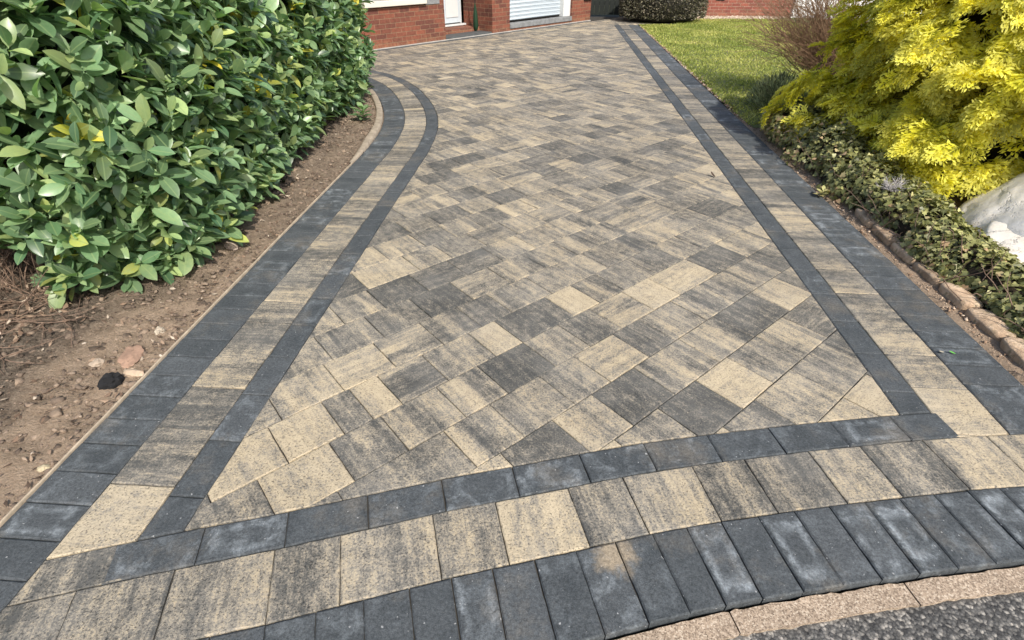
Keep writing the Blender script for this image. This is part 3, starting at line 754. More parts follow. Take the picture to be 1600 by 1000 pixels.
# ------------------------------------------------------------------ leaf scattering
def frames(D, Nn, n):
    """D: leaf axis (n,3); Nn: approx normal -> right-handed frames (x=width, y=axis, z=normal)"""
    D = D/np.linalg.norm(D, axis=1)[:, None]; X = np.cross(D, Nn); X /= np.linalg.norm(X, axis=1)[:, None]+1e-9; Z_ = np.cross(X, D)
    return X, D, Z_
def place(template, F, UV, pos, X, Y, Z_, size, bend=None):
    n = len(pos); k = len(template); T = np.asarray(template, float)
    t = np.broadcast_to(T, (n, k, 3)).copy()
    if bend is not None: t[:, :, 2] += bend[:, None]*t[:, :, 1]**2
    t *= size[:, None, None] if size.ndim == 1 else size[:, None, :]
    V = pos[:, None, :]+t[:, :, 0:1]*X[:, None, :]+t[:, :, 1:2]*Y[:, None, :]+t[:, :, 2:3]*Z_[:, None, :]
    Fi = (np.asarray(F)[None]+np.arange(n)[:, None, None]*k).reshape(-1, np.asarray(F).shape[1])
    return V.reshape(-1, 3), Fi, np.tile(np.asarray(UV), (n, 1))
def leaf_template(ts, ws, fold=.18):
    V = []; UV = []; F = []
    for t, w in zip(ts, ws):
        V += [(-w/2, t, fold*w), (0, t, 0), (w/2, t, fold*w)]; UV += [(0 if w else .5, t), (.5, t), (1 if w else .5, t)]
    for i in range(len(ts)-1):
        a = i*3; F += [(a, a+1, a+4, a+3), (a+1, a+2, a+5, a+4)]
    # UV: keep true width proportion so the vein stays thin
    UV = [(.5+(v[0])*1.0, v[1]) for v in V]
    return np.array(V), np.array(F), np.array(UV)
LT = leaf_template((0, .07, .2, .4, .62, .8, .92, 1.0), (.012, .05, .24, .39, .43, .34, .17, .01), .17)

# hedge
HP = Curve([(-5.2, 3.05), (-4.2, 2.85), (-3.2, 2.62), (-2.62, 2.50), (-2.22, 2.54), (-2.02, 2.95), (-2.04, 4.2), (-2.10, 5.6), (-2.10, 7.0), (-2.26, 8.1), (-2.7, 8.7), (-3.6, 8.9)], .05)
HT = 1.95
def hedge_surf(s, z, r):
    """surface point and outward normal for hedge at path s, height z (arrays)"""
    x = np.interp(s, HP.S, HP.P[:, 0]); y = np.interp(s, HP.S, HP.P[:, 1]); nx = -np.interp(s, HP.S, HP.N[:, 0]); ny = -np.interp(s, HP.S, HP.N[:, 1])
    l = np.hypot(nx, ny); nx /= l; ny /= l
    bul = np.array([mn.fractal(Vector((a*1.6, b*1.9, 3.3)), .9, 2.1, 3) for a, b in zip(s, z)])
    prof = .10*np.sin(np.clip(z/1.5, 0, 1)*np.pi)-.06*np.clip((.22-z)/.22, 0, 1)**1.4
    off = prof+.13*bul
    return np.stack([x+nx*off, y+ny*off, z], 1), np.stack([nx, ny, np.full_like(nx, .25)], 1)
hedge = empty('laurel_hedge', (-3.2, 5.5, 0)); tag(hedge, 'dense glossy green laurel hedge filling the left side of the bed', 'hedge')
hedge_off = np.array([3.2, -5.5, 0])
n = 3700; s = rng.random(n)**1.2*(HP.S[-1]-.1)+.05; z = rng.random(n)
xs_ = np.interp(s, HP.S, HP.P[:, 0]); ys_ = np.interp(s, HP.S, HP.P[:, 1])
zmin = np.where(ys_ < 4, .03+np.clip((-2.40-xs_)*2.2, 0, .50), .05)
z = zmin+(HT-zmin)*z
SPt, SN = hedge_surf(s, z, rng)
dep = -rng.random(n)**1.3*.26+.08; SPt = SPt+SN*dep[:, None]
ax = SN*.7+np.array([0, 0, .6])+rng.normal(0, .42, (n, 3)); ax /= np.linalg.norm(ax, axis=1)[:, None]
pos = []; D = []; NN = []; SZ = []; LCc = []; BD = []
for i in range(n):
    k = random.randint(5, 8); a = Vector(ax[i]); ph = random.random()*6.28
    t1 = a.orthogonal().normalized(); t2 = a.cross(t1)
    inner = np.clip(-dep[i]/.22, 0, 1)
    yel = 0.0
    if xs_[i] < -2.55 and ys_[i] < 3.6 and z[i] < 1.15: yel = .30*random.random()+.12
    if random.random() < .03: yel += .35
    for q in range(k):
        f = q/(k-1); th = R(22+58*(1-f)+random.uniform(-10, 10)); p_ = ph+q*2.4
        rad = t1*math.cos(p_)+t2*math.sin(p_)
        d = a*math.cos(th)+rad*math.sin(th); d.z -= .22*random.random(); d.normalize()
        o_ = Vector(SPt[i])+a*(f-.6)*.09
        nn = a*math.sin(th)-rad*math.cos(th)+Vector((0, 0, .6))
        pos.append(o_); D.append(d); NN.append(nn); SZ.append(random.uniform(.085, .19)*(1-.25*f))
        LCc.append((min(1, max(0, random.gauss(.40, .13)+yel+.10*f)), random.uniform(.05, .85), inner)); BD.append(random.uniform(-.35, .02))
pos = np.array(pos); X, Y, Z_ = frames(np.array(D), np.array(NN), len(pos)); SZ = np.array(SZ)
sz3 = np.stack([SZ*rng.uniform(.9, 1.2, len(SZ)), SZ, SZ], 1)
V, F, UV = place(LT[0], LT[1], LT[2], pos, X, Y, Z_, sz3, np.array(BD))
lm = leaf_mat('laurel_leaf', [(0, (.045, .10, .052)), (.3, (.11, .20, .095)), (.5, (.20, .31, .15)), (.7, (.36, .44, .17)), (.9, (.44, .42, .05)), (1, (.62, .48, .05))], .36, .28, .6, (1.2, 1.5, .6))
np_mesh('foliage', V+hedge_off, F, lm, hedge, smooth=True, uv=UV, attrs={'lc': np.repeat(np.array(LCc), len(LT[0]), axis=0)})
# dark core sheet stands in for dense inner leaves and their shade, + branches
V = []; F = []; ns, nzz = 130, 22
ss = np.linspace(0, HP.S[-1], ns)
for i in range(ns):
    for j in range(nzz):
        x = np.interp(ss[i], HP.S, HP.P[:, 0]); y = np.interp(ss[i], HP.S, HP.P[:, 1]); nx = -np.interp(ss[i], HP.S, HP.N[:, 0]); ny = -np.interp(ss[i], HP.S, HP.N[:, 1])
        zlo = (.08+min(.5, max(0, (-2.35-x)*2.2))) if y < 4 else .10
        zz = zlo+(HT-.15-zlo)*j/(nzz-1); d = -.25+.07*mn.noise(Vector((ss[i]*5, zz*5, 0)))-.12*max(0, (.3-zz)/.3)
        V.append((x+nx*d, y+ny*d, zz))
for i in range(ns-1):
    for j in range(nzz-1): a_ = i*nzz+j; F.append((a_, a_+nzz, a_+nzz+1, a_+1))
m_ = plain('hedge_dark_core', (.018, .034, .013), .9, .6, 25, .8, .02)
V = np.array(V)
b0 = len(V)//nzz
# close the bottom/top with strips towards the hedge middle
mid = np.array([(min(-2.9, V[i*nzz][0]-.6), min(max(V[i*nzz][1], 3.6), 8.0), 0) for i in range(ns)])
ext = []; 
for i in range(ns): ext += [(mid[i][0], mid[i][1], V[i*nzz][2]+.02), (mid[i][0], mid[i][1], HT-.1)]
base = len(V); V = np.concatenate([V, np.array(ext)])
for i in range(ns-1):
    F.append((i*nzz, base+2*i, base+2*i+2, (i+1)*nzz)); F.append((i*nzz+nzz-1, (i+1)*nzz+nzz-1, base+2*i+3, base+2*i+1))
np_mesh('dark_core', V+hedge_off, F, m_, hedge)
paths = []; rads = []
for i in range(120):
    s_ = random.uniform(.5, HP.S[-1]-.5); x, y = HP.at(s_, .28+random.random()*.2); pts = []; dx, dy = random.uniform(-.3, .3), random.uniform(-.3, .3)
    q = HP.at(s_, -.02)
    for t in np.linspace(0, 1, 6): pts.append((x+(q[0]-x)*t*t+dx*t*(1-t), y+(q[1]-y)*t*t+dy*t*(1-t), t*random.uniform(.5, .6)*1.6))
    paths.append(np.array(pts)); rads.append(np.linspace(.016, .005, 6))
V, F = tube_arrays(paths, rads, 6); M['bark'] = plain('brown_bark', (.09, .06, .04), .9, .4, 30, .5)
tag(np_mesh('stems', V+hedge_off, F, M['bark'], hedge, smooth=True), kind='stuff')

# small laurel seedling under the hedge by the curve
def sprig(name, x, y, z0, h, nl, label, lmat, size=.1, cat='plant', lcv=.45):
    r_ = empty(name, (x, y, z0)); tag(r_, label, cat)
    P = np.array([(0, 0, 0), (.02, .01, h*.5), (.03, -.01, h)]); V, F = tube_arrays([P], [np.array([.005, .004, .002])], 5); np_mesh('stem', V, F, M['bark'], r_)
    pos = []; D = []; NN = []; SZ = []; C = []
    for i in range(nl):
        t = .15+.85*i/nl; a_ = i*2.4; el = R(25+30*t)
        pos.append(np.array((.03*t, 0, h*t))); D.append((math.cos(a_)*math.cos(el), math.sin(a_)*math.cos(el), math.sin(el)-.25)); NN.append((0, 0, 1.0)); SZ.append(size*random.uniform(.7, 1.1)); C.append((lcv+random.uniform(-.1, .1), random.uniform(.3, .7), 0))
    X, Y, Z_ = frames(np.array(D, float), np.array(NN), nl); V, F, UV = place(LT[0], LT[1], LT[2], np.array(pos), X, Y, Z_, np.array(SZ), np.full(nl, -.2))
    np_mesh('foliage', V, F, lmat, r_, smooth=True, uv=UV, attrs={'lc': np.repeat(np.array(C), len(LT[0]), axis=0)}); return r_
x, y = g(566, 190); sprig('laurel_seedling', x, y, soil_z(x, y), .14, 16, 'small leafy laurel shoot on the soil beside the curved edging', lm, .15)

# dead twigs at far left
def twigs(name, n, org, spread, h, rad, m_, label, seed, cat='twigs', lean=(0, 0), up=1.0, branch=3, group=None):
    r = random.Random(seed); paths = []; rads = []
    for i in range(n):
        a_ = r.uniform(0, 6.28); q = r.random()**.6; x = q*spread[0]*math.cos(a_); y = q*spread[1]*math.sin(a_)
        dx, dy = lean[0]+r.gauss(0, .35), lean[1]+r.gauss(0, .35); L_ = h*r.uniform(.5, 1.1); pts = []; p = Vector((x, y, 0)); d = Vector((dx, dy, up)).normalized()
        for k in range(7):
            pts.append(tuple(p)); p = p+d*L_/6; d = (d+Vector((r.gauss(0, .16), r.gauss(0, .16), r.gauss(0, .1)))).normalized()
        paths.append(np.array(pts)); rads.append(np.linspace(rad, rad*.35, 7)*r.uniform(.6, 1.2))
        for b in range(branch):
            k = r.randint(2, 5); p = Vector(pts[k]); d2 = (Vector(pts[k])-Vector(pts[k-1])).normalized()+Vector((r.gauss(0, .6), r.gauss(0, .6), r.gauss(0, .4))); d2.normalize(); pt2 = []
            for j in range(5): pt2.append(tuple(p)); p = p+d2*L_*.1; d2 = (d2+Vector((r.gauss(0, .15), r.gauss(0, .15), .05))).normalized()
            paths.append(np.array(pt2)); rads.append(np.linspace(rad*.5, rad*.2, 5))
    V, F = tube_arrays(paths, rads, 4); ob = np_mesh(name, V, F, m_, smooth=True); ob.location = org; return tag(ob, label, cat, group)
M['deadtwig'] = plain('dead_twig', (.20, .135, .095), .9, .5, 20, .2); M['redtwig'] = plain('reddish_twig', (.27, .165, .095), .9, .5, 12, .2)
twigs('dead_shrub', 120, (-2.95, 2.45, .03), (.5, .5, 0), .42, .0048, M['deadtwig'], 'dead brown twiggy stems under the hedge at the left edge', 31, 'dead shrub', (.0, -.1), .9, 3)
twigs('fallen_twigs', 80, (-2.75, 2.15, .035), (.5, .55, 0), .36, .0036, M['deadtwig'], 'pale broken twigs lying flat on the leaf litter at the left', 32, 'twigs', (.3, -.3), .06, 1)

# ------------------------------------------------------------------ golden conifer
def spray_template():
    """flat feathery fan, y = axis 0..1; third uv column = tip factor"""
    V = []; F = []; T = []
    def diamond(p, d, L_, w, t0, t1):
        p = np.array(p); d = np.array(d)/np.linalg.norm(d); s_ = np.array([-d[1], d[0], 0]); b = len(V)
        z = .05*math.sin(b*1.7)
        V.extend([p, p+d*L_*.45+s_*w+[0, 0, z], p+d*L_+[0, 0, .04*math.sin(b*2.9)], p+d*L_*.45-s_*w+[0, 0, z]]); T.extend([t0, (t0+t1)/2, t1, (t0+t1)/2]); F.append((b, b+1, b+2, b+3))
    rr = random.Random(3)
    def tuft(p, ang, L_, w, t0, t1):
        """short stubby blade with its own tilt"""
        d = np.array([math.sin(ang), math.cos(ang), rr.uniform(-.35, .35)]); d /= np.linalg.norm(d)
        s_ = np.cross(d, [0, 0, 1]); s_ /= np.linalg.norm(s_); tl = rr.uniform(-.8, .8); s_ = s_*math.cos(tl)+np.cross(d, s_)*math.sin(tl); b = len(V); p = np.array(p, float)
        V.extend([p, p+d*L_*.55+s_*w, p+d*L_, p+d*L_*.55-s_*w]); T.extend([t0, (t0+t1)/2, t1, (t0+t1)/2]); F.append((b, b+1, b+2, b+3))
    diamond((0, 0, 0), (0, 1, 0), 1.0, .02, 0, 1); tuft((0, .85, 0), 0, .3, .05, .8, 1)
    for i in range(7):
        y = .10+.80*i/7; L_ = (.42*(1-y)**.6+.16)*rr.uniform(.8, 1.15)
        for sg in (-1, 1):
            a_ = sg*(R(50)-.3*y)+rr.uniform(-.15, .15); y0 = y+(.05 if sg > 0 else 0)
            tuft((0, y0, 0), a_, L_, .045, y*.6+.1, .85)
            for k in range(3):
                f = .35+.3*k; q = (math.sin(a_)*L_*f, y0+math.cos(a_)*L_*f, rr.uniform(-.02, .02))
                tuft(q, a_+(R(42) if k % 2 else -R(42))+rr.uniform(-.2, .2), L_*.38+.05, .042, .4+.3*f, 1)
    return np.array(V), np.array(F), np.array(T)
SV, SF, ST = spray_template()
con = empty('golden_conifer', (4.35, 4.75, 0)); tag(con, 'bright yellow feathery conifer spreading over the ivy on the right', 'conifer')
CO = np.array([4.35, 4.75, 0]); HC = 2.7
def con_r(z, a_):   # radius profile
    t = z/HC; return (1+.13*math.exp(-((((a_-2.5+math.pi) % (2*math.pi))-math.pi)/.42)**2)*max(0, 1-z/.7)-.20*math.exp(-((z-.72)/.16)**2)*(math.cos(a_-2.9) > .6))*1.62*(1-t**1.7)**.6*(1+.13*math.sin(3*a_+1)+.10*math.sin(5*a_+z*3)+.06*math.sin(9*a_-z*5))
pos = []; D = []; NN = []; SZ = []; C = []
def bough_sprays(tip, bough, side, out, length, cnt, bright):
    for k in range(cnt):
        f = (k+random.random()*.6)/cnt; sg = 1 if k % 2 else -1
        p = tip-bough*length*(1-f)+side*random.gauss(0, .035)+np.array([0, 0, random.gauss(0, .018)-.09*f*f])
        if p[1]+CO[1] < 3.7 and p[2] < .78-.5*max(0, 3.35-p[0]-CO[0]) and p[0]+CO[0] > 2.85: continue
        if p[0]+CO[0] < 2.62+.06*max(0, p[1]+CO[1]-4.5): continue
        d = bough*.7+np.cross([0, 0, 1], bough)*sg*(.85*(1-f)+.1)+np.array([0, 0, -.35*random.random()-.18*f]); d += np.array([random.gauss(0, .16) for _ in range(3)])
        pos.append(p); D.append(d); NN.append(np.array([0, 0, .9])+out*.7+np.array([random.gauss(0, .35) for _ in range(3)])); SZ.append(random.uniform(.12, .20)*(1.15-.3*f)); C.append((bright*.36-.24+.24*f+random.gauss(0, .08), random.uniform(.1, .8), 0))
def low_lim(x):      # the skirt hangs lower towards the viewer
    return 0
centres = []
tries = 0
while len(centres) < 430 and tries < 20000:        # separate boughs, spaced apart so dark gaps stay between them
    tries += 1
    z = .12+(HC-.15)*random.random()**1.15; a_ = random.uniform(0, 2*math.pi)
    if .35 < a_ < 2.2 and random.random() < .6: continue
    rad = con_r(z, a_)*random.choice((1.03, .97, .90, .80)); q = np.array([math.cos(a_)*rad, math.sin(a_)*rad, z])
    if any(np.linalg.norm((q-c_)*np.array([1, 1, 1.35])) < .165 for c_, _ in centres): continue
    yw = q[1]+CO[1]; zlow = np.interp(yw, [3.1, 4.0, 5.0, 6.2], [.30, .16, .24, .20])
    if q[0] < .6 and z < zlow: continue
    centres.append((q, a_))
for q, a_ in centres:
    out = np.array([math.cos(a_), math.sin(a_), 0.]); side = np.array([-out[1], out[0], 0.])
    bough = out*.9+side*random.gauss(0, .4)+np.array([0, 0, random.gauss(-.1, .3)]); bough /= np.linalg.norm(bough)
    bough_sprays(q, bough, side, out, random.uniform(.24, .40), random.randint(17, 24), random.random())
pos = np.array(pos); X, Y, Z_ = frames(np.array(D), np.array(NN), len(pos))
SZ = np.array(SZ); V, F, UV = place(SV, SF, np.column_stack([ST, ST]), pos, X, Y, Z_, SZ, np.full(len(pos), -.28)+rng.normal(0, .12, len(pos)))
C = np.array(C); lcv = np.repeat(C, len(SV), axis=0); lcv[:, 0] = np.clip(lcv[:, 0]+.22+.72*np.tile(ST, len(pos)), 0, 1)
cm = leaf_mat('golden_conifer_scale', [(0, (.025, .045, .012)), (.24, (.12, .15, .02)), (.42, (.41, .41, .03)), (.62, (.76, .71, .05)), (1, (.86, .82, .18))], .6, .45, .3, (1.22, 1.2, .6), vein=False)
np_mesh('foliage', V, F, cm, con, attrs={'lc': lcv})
paths = [np.array([(0, 0, 0), (.03, 0, .8), (0, .03, 1.6), (0, 0, 2.4)])]; rads = [np.array([.09, .07, .05, .015])]
V, F = tube_arrays(paths, rads, 9); np_mesh('trunk', V, F, M['bark'], con, smooth=True)
paths = []; rads = []
for i in range(110):
    z = random.uniform(.1, 2.1); a_ = random.uniform(0, 6.28); r_ = con_r(z, a_)*.85; e = random.uniform(-.1, .35)
    paths.append(np.array([(math.cos(a_)*r_*t, math.sin(a_)*r_*t, z*(1-.1*t)+e*t*(1-t)) for t in (0.02, .3, .6, .85, 1)])); rads.append(np.array([.02, .015, .010, .006, .003]))
V, F = tube_arrays(paths, rads, 5); np_mesh('branches', V, F, M['bark'], con, smooth=True)
# near-black solid core: shade between the boughs put in as colour
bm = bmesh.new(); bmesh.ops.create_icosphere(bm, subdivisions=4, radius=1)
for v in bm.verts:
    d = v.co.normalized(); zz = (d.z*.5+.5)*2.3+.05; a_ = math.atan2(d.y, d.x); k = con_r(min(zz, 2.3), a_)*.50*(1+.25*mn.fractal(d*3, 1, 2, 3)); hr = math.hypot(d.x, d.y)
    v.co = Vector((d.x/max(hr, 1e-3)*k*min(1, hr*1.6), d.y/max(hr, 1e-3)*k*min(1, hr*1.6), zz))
me = bpy.data.meshes.new('dark_core'); bm.to_mesh(me); bm.free(); link('dark_core', me, plain('conifer_inner', (.02, .022, .01), .95, .7, 18, 1.0, .03), con)

# ------------------------------------------------------------------ ivy
def ivy_template():
    pts = [(0, 0), (.30, -.10), (.48, .16), (.30, .34), (.36, .62), (.14, .60), (0, 1.0), (-.14, .60), (-.36, .62), (-.30, .34), (-.48, .16), (-.30, -.10)]
    V = [(0, .32, 0)]+[(x, y, .10*abs(x)+(-.12*y*y)) for x, y in pts]; n = len(pts)
    F = [(0, 1+i, 1+(i+1) % n) for i in range(n)]; return np.array(V, float), np.array(F), np.array([(.5+v[0]*.9, v[1]) for v in V])
IT = ivy_template()
ivy = empty('ivy', (2.75, 3.8, 0)); tag(ivy, 'low clump of dark green ivy trailing along the right edge of the paving', 'ivy')
n = 12500; yv = 1.0+5.35*rng.random(n); t = rng.random(n)*np.pi
wv = np.interp(yv, [1.0, 1.8, 3, 4.2, 5.6, 6.4], [.22, .24, .26, .30, .36, .18]); hv = np.interp(yv, [1.0, 1.8, 2.6, 3.5, 5, 6.0, 6.4], [.08, .11, .16, .23, .33, .32, .12])
cxv = R0f(yv)+np.interp(yv, [1.0, 2, 3, 4, 5, 6.4], [.50, .44, .38, .36, .42, .44])
bul = vnoise(np.stack([yv*2.2, t*1.2], 1), 1.0, 50, 3)
rr_ = (1+.42*bul)*(1-.25*rng.random(n)**2); cxv = cxv+.07*vnoise(np.stack([yv*1.7, yv*0], 1), 1.0, 77, 2)
P = np.stack([cxv-wv*np.cos(t)*rr_, yv+rng.normal(0, .02, n), np.sin(t)*hv*rr_+.015], 1)
NO = np.stack([-np.cos(t)/wv, rng.normal(0, .9, n), np.sin(t)/hv], 1); NO /= np.linalg.norm(NO, axis=1)[:, None]; NO += rng.normal(0, .35, (n, 3)); NO += [0, 0, .35]
Dn = np.cross(NO, rng.normal(0, 1, (n, 3))); Dn[:, 2] -= .4*np.linalg.norm(Dn, axis=1); X, Y, Z_ = frames(Dn, NO, n)
SZ = rng.uniform(.022, .052, n)
V, F, UV = place(IT[0], IT[1], IT[2], P-np.array([2.75, 3.8, 0]), X, Y, Z_, SZ)
C = np.stack([np.clip(rng.normal(.42, .22, n)+.15*bul+.5*(rng.random(n) < .22*np.clip(1.3-t*1.2, 0, 1)), 0, 1), rng.uniform(.2, .8, n), np.zeros(n)], 1)
im = leaf_mat('ivy_leaf', [(0, (.07, .075, .03)), (.35, (.18, .185, .065)), (.65, (.33, .32, .12)), (.85, (.46, .43, .20)), (1, (.40, .26, .15))], .45, .15, .4)
np_mesh('foliage', V, F, im, ivy, uv=UV, attrs={'lc': np.repeat(C, len(IT[0]), axis=0)})
# inner mound of ivy
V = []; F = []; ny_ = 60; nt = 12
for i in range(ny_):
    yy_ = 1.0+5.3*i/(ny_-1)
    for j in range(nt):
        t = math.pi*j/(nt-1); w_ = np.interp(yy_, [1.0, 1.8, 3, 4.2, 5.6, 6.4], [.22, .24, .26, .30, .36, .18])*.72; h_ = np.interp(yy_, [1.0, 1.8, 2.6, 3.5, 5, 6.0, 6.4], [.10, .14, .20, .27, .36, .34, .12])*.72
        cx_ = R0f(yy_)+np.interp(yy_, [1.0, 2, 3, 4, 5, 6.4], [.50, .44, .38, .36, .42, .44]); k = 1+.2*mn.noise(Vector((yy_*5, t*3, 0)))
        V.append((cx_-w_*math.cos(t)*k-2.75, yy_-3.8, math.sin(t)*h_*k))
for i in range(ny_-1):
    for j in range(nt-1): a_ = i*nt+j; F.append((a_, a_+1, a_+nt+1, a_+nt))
np_mesh('dark_core', V, F, plain('ivy_inner', (.045, .032, .018), .95, .7, 30, 1.0, .02), ivy)
# stems of ivy
paths = []; rads = []
for i in range(160):
    yy_ = random.uniform(1.1, 5.8); x0 = R0f(yy_)+random.uniform(.12, .35); pts = [(x0-2.75, yy_-3.8, .02)]; d = Vector((random.uniform(-.3, .3), random.uniform(-1, 1), random.uniform(.1, .7))).normalized(); p = Vector(pts[0])
    for k in range(5): p = p+d*.06; d = (d+Vector((random.gauss(0, .25), random.gauss(0, .25), random.gauss(0, .2)))).normalized(); pts.append(tuple(p))
    paths.append(np.array(pts)); rads.append(np.linspace(.004, .0015, 6))
V, F = tube_arrays(paths, rads, 4); tag(np_mesh('stems', V, F, M['deadtwig'], ivy), kind='stuff')
x, y = g(1280, 308); sprig('yellow_seedling', x-.01, y, 0, .05, 12, 'small bright yellow-green sprig growing at the paving edge below the ivy', im, .06, lcv=.85)

# ------------------------------------------------------------------ brick edging stones on the right
m, N, L, B = mat('old_edging_brick'); o = objco(N)
oi = N.new('ShaderNodeObjectInfo')
n1 = noise_n(N, L, o, 14, 8, .7); c = ramp(N, L, n1, [(.3, (.28, .185, .115)), (.5, (.50, .36, .235)), (.72, (.66, .52, .37))])
ms = ramp(N, L, noise_n(N, L, o, 9, 5, .7, .4), [(.52, 0), (.64, .8)]); c = mixc(N, L, ms, c, (.10, .085, .035))
c = mixc(N, L, 1.0, c, mth(N, L, 'MULTIPLY_ADD', oi.outputs['Random'], .4, .8), 'MULTIPLY')
L.new(c, B.inputs['Base Color']); B.inputs['Roughness'].default_value = .92; bump(N, L, B, noise_n(N, L, o, 45, 8, .7), 1.0, .012)
def rough_brick(lx, ly, lz, seed):
    bm = bmesh.new(); bmesh.ops.create_cube(bm, size=1); bmesh.ops.subdivide_edges(bm, edges=bm.edges[:], cuts=5, use_grid_fill=True)
    for v in bm.verts:
        p = v.co.copy(); l = p.length; q = p*2; k = (abs(q.x)**6+abs(q.y)**6+abs(q.z)**6)**(1/6); p = p/max(k, 1e-6)*max(abs(q.x), abs(q.y), abs(q.z))
        p = Vector((p.x*lx, p.y*ly, p.z*lz)); nz_ = mn.noise_vector(p*22+Vector((seed, 0, 0)))*.006+mn.noise_vector(p*7+Vector((seed, 5, 0)))*.008; v.co = p+nz_
    me = bpy.data.meshes.new('edging_brick'); bm.to_mesh(me); bm.free(); me.polygons.foreach_set('use_smooth', [True]*len(me.polygons)); return me
place_words = ['nearest brick of the worn edging row, at the right picture edge', 'second brick of the worn edging row from the right picture edge', 'third brick of the worn edging row from the right picture edge', 'fourth brick of the worn edging row, beside the ivy', 'fifth brick of the worn edging row, tight under the ivy', 'sixth brick of the worn edging row, tight under the ivy', 'seventh brick of the worn edging row, mostly under ivy leaves', 'farthest brick of the worn edging row, almost hidden by ivy']
y = 1.52
for i, w in enumerate(place_words):
    L_ = random.uniform(.235, .275); me = rough_brick(.12, L_, .06, i*3.1); me.materials.append(m)
    ob = bpy.data.objects.new('edging_brick', me); col.objects.link(ob); yc = y+L_/2
    ob.location = (R0f(yc)+.155+random.uniform(-.008, .008), yc, .004+random.uniform(-.004, .008)); ob.rotation_euler = (random.uniform(-.03, .03), random.uniform(-.05, .05), -R(4.5)+random.uniform(-.05, .05))
    tag(ob, 'sandy '+w, 'edging brick', 'worn edging bricks along the ivy'); y += L_+.012
# sand strip fillet between blocks and bricks is the shrub_bed mesh

# ------------------------------------------------------------------ pale boulders on the right
def boulder(name, loc, s, seed, label, rz=0):
    rb = random.Random(seed); cuts = [(Vector((rb.gauss(0, 1), rb.gauss(0, 1), rb.gauss(0, .8))).normalized(), rb.uniform(.68, .88)) for _ in range(14)]+[(Vector((-.35, -.45, 1)).normalized(), .66)]
    bm = bmesh.new(); bmesh.ops.create_icosphere(bm, subdivisions=5, radius=1)
    for v in bm.verts:
        d = v.co.normalized()
        for nv, dc in cuts:
            q = d.dot(nv)
            if q > dc: d = d-nv*(q-dc)
        k = 1+.04*mn.fractal(d*2.4+Vector((seed, 1, 2)), 1, 2, 4)+.02*mn.fractal(d*9+Vector((seed, 1, 2)), 1, 2, 3)
        v.co = Vector((d.x*s[0], d.y*s[1], d.z*s[2]))*k; continue
        k = 1+.20*mn.fractal(d*1.6+Vector((seed, 1, 2)), 1, 2, 4)+.05*mn.hetero_terrain(d*3+Vector((seed, 1, 2)), 1, 2, 4, .6)+.02*mn.fractal(d*9+Vector((seed, 1, 2)), 1, 2, 3)
        e = (abs(d.x)**4+abs(d.y)**4+abs(d.z)**4)**.25; v.co = Vector((d.x*s[0], d.y*s[1], d.z*s[2]))*k/e
    me = bpy.data.meshes.new(name); bm.to_mesh(me); bm.free(); me.polygons.foreach_set('use_smooth', [True]*len(me.polygons))
    ob = link(name, me, M['limestone']); ob.location = loc; ob.rotation_euler = (0, 0, rz); return tag(ob, label, 'boulder', 'pale limestone boulders')
m, N, L, B = mat('pale_limestone'); o = objco(N)
c = ramp(N, L, noise_n(N, L, o, 3.5, 9, .65, .4), [(.3, (.72, .60, .45)), (.5, (.88, .82, .72)), (.7, (.92, .88, .82))])
cr = N.new('ShaderNodeTexVoronoi'); cr.feature = 'DISTANCE_TO_EDGE'; cr.inputs['Scale'].default_value = 1.3
wv_ = noise_n(N, L, o, 4, 5, .7); cv_ = N.new('ShaderNodeVectorMath'); cv_.operation = 'ADD'; L.new(o, cv_.inputs[0]); L.new(wv_, cv_.inputs[1]); L.new(cv_.outputs[0], cr.inputs['Vector'])
ck = ramp(N, L, cr.outputs['Distance'], [(.0, .35), (.008, .8), (.02, 1)]); c = mixc(N, L, .6, c, ck, 'MULTIPLY')
L.new(c, B.inputs['Base Color']); B.inputs['Roughness'].default_value = .85; bump(N, L, B, mth(N, L, 'ADD', noise_n(N, L, o, 14, 8, .7), ck), .5, .012); M['limestone'] = m
boulder('boulder', (3.98, 3.30, .04), (.92, .60, .56), 4, 'large white rounded boulder partly under the golden conifer', .3)
boulder('boulder', (3.42, 2.72, .02), (.74, .66, .26), 9, 'low flat cream boulder behind the ivy at the right picture edge', -.3)

# ------------------------------------------------------------------ twiggy shrub, dry clump, grey plant
twigs('bare_shrub', 190, (4.48, 7.5, 0), (.24, .35, 0), 1.7, .005, M['redtwig'], 'bare reddish brown twiggy shrub between lawn and golden conifer', 41, 'bare shrub', (-.85, .05), 1.2, 7)
twigs('black_branches', 10, (5.6, 9.2, 0), (.3, .3, 0), 2.0, .009, plain('black_twig', (.03, .025, .02), .9), 'few thin dark bare branches before the white wall', 47, 'bare branches', (-.3, 0), 1.2, 6)
x, y = g(1390, 290, .25); twigs('dried_flower_clump', 40, (x+.03, y, .22), (.05, .05, 0), .11, .0028, plain('bleached_stem', (.45, .42, .40), .8), 'bleached grey dried stems lying on top of the ivy', 43, 'dried stems', (0, 0), .2, 3)
gm2 = leaf_mat('grey_green_leaf', [(0, (.10, .12, .06)), (.5, (.22, .25, .13)), (1, (.40, .42, .24))], .7, .2, .2, vein=False)
gp = empty('grey_shrub', (3.35, 6.85, 0)); tag(gp, 'soft grey-green bushy plant at the lawn edge beside the conifer', 'shrub')
n = 2600; th = rng.uniform(0, 6.28, n); ph = np.arccos(rng.random(n)); rr_ = rng.random(n)**.4
P = np.stack([np.sin(ph)*np.cos(th)*.36*rr_, np.sin(ph)*np.sin(th)*.45*rr_, np.cos(ph)*.40*rr_], 1); D = P+rng.normal(0, .12, (n, 3))+[0, 0, .25]
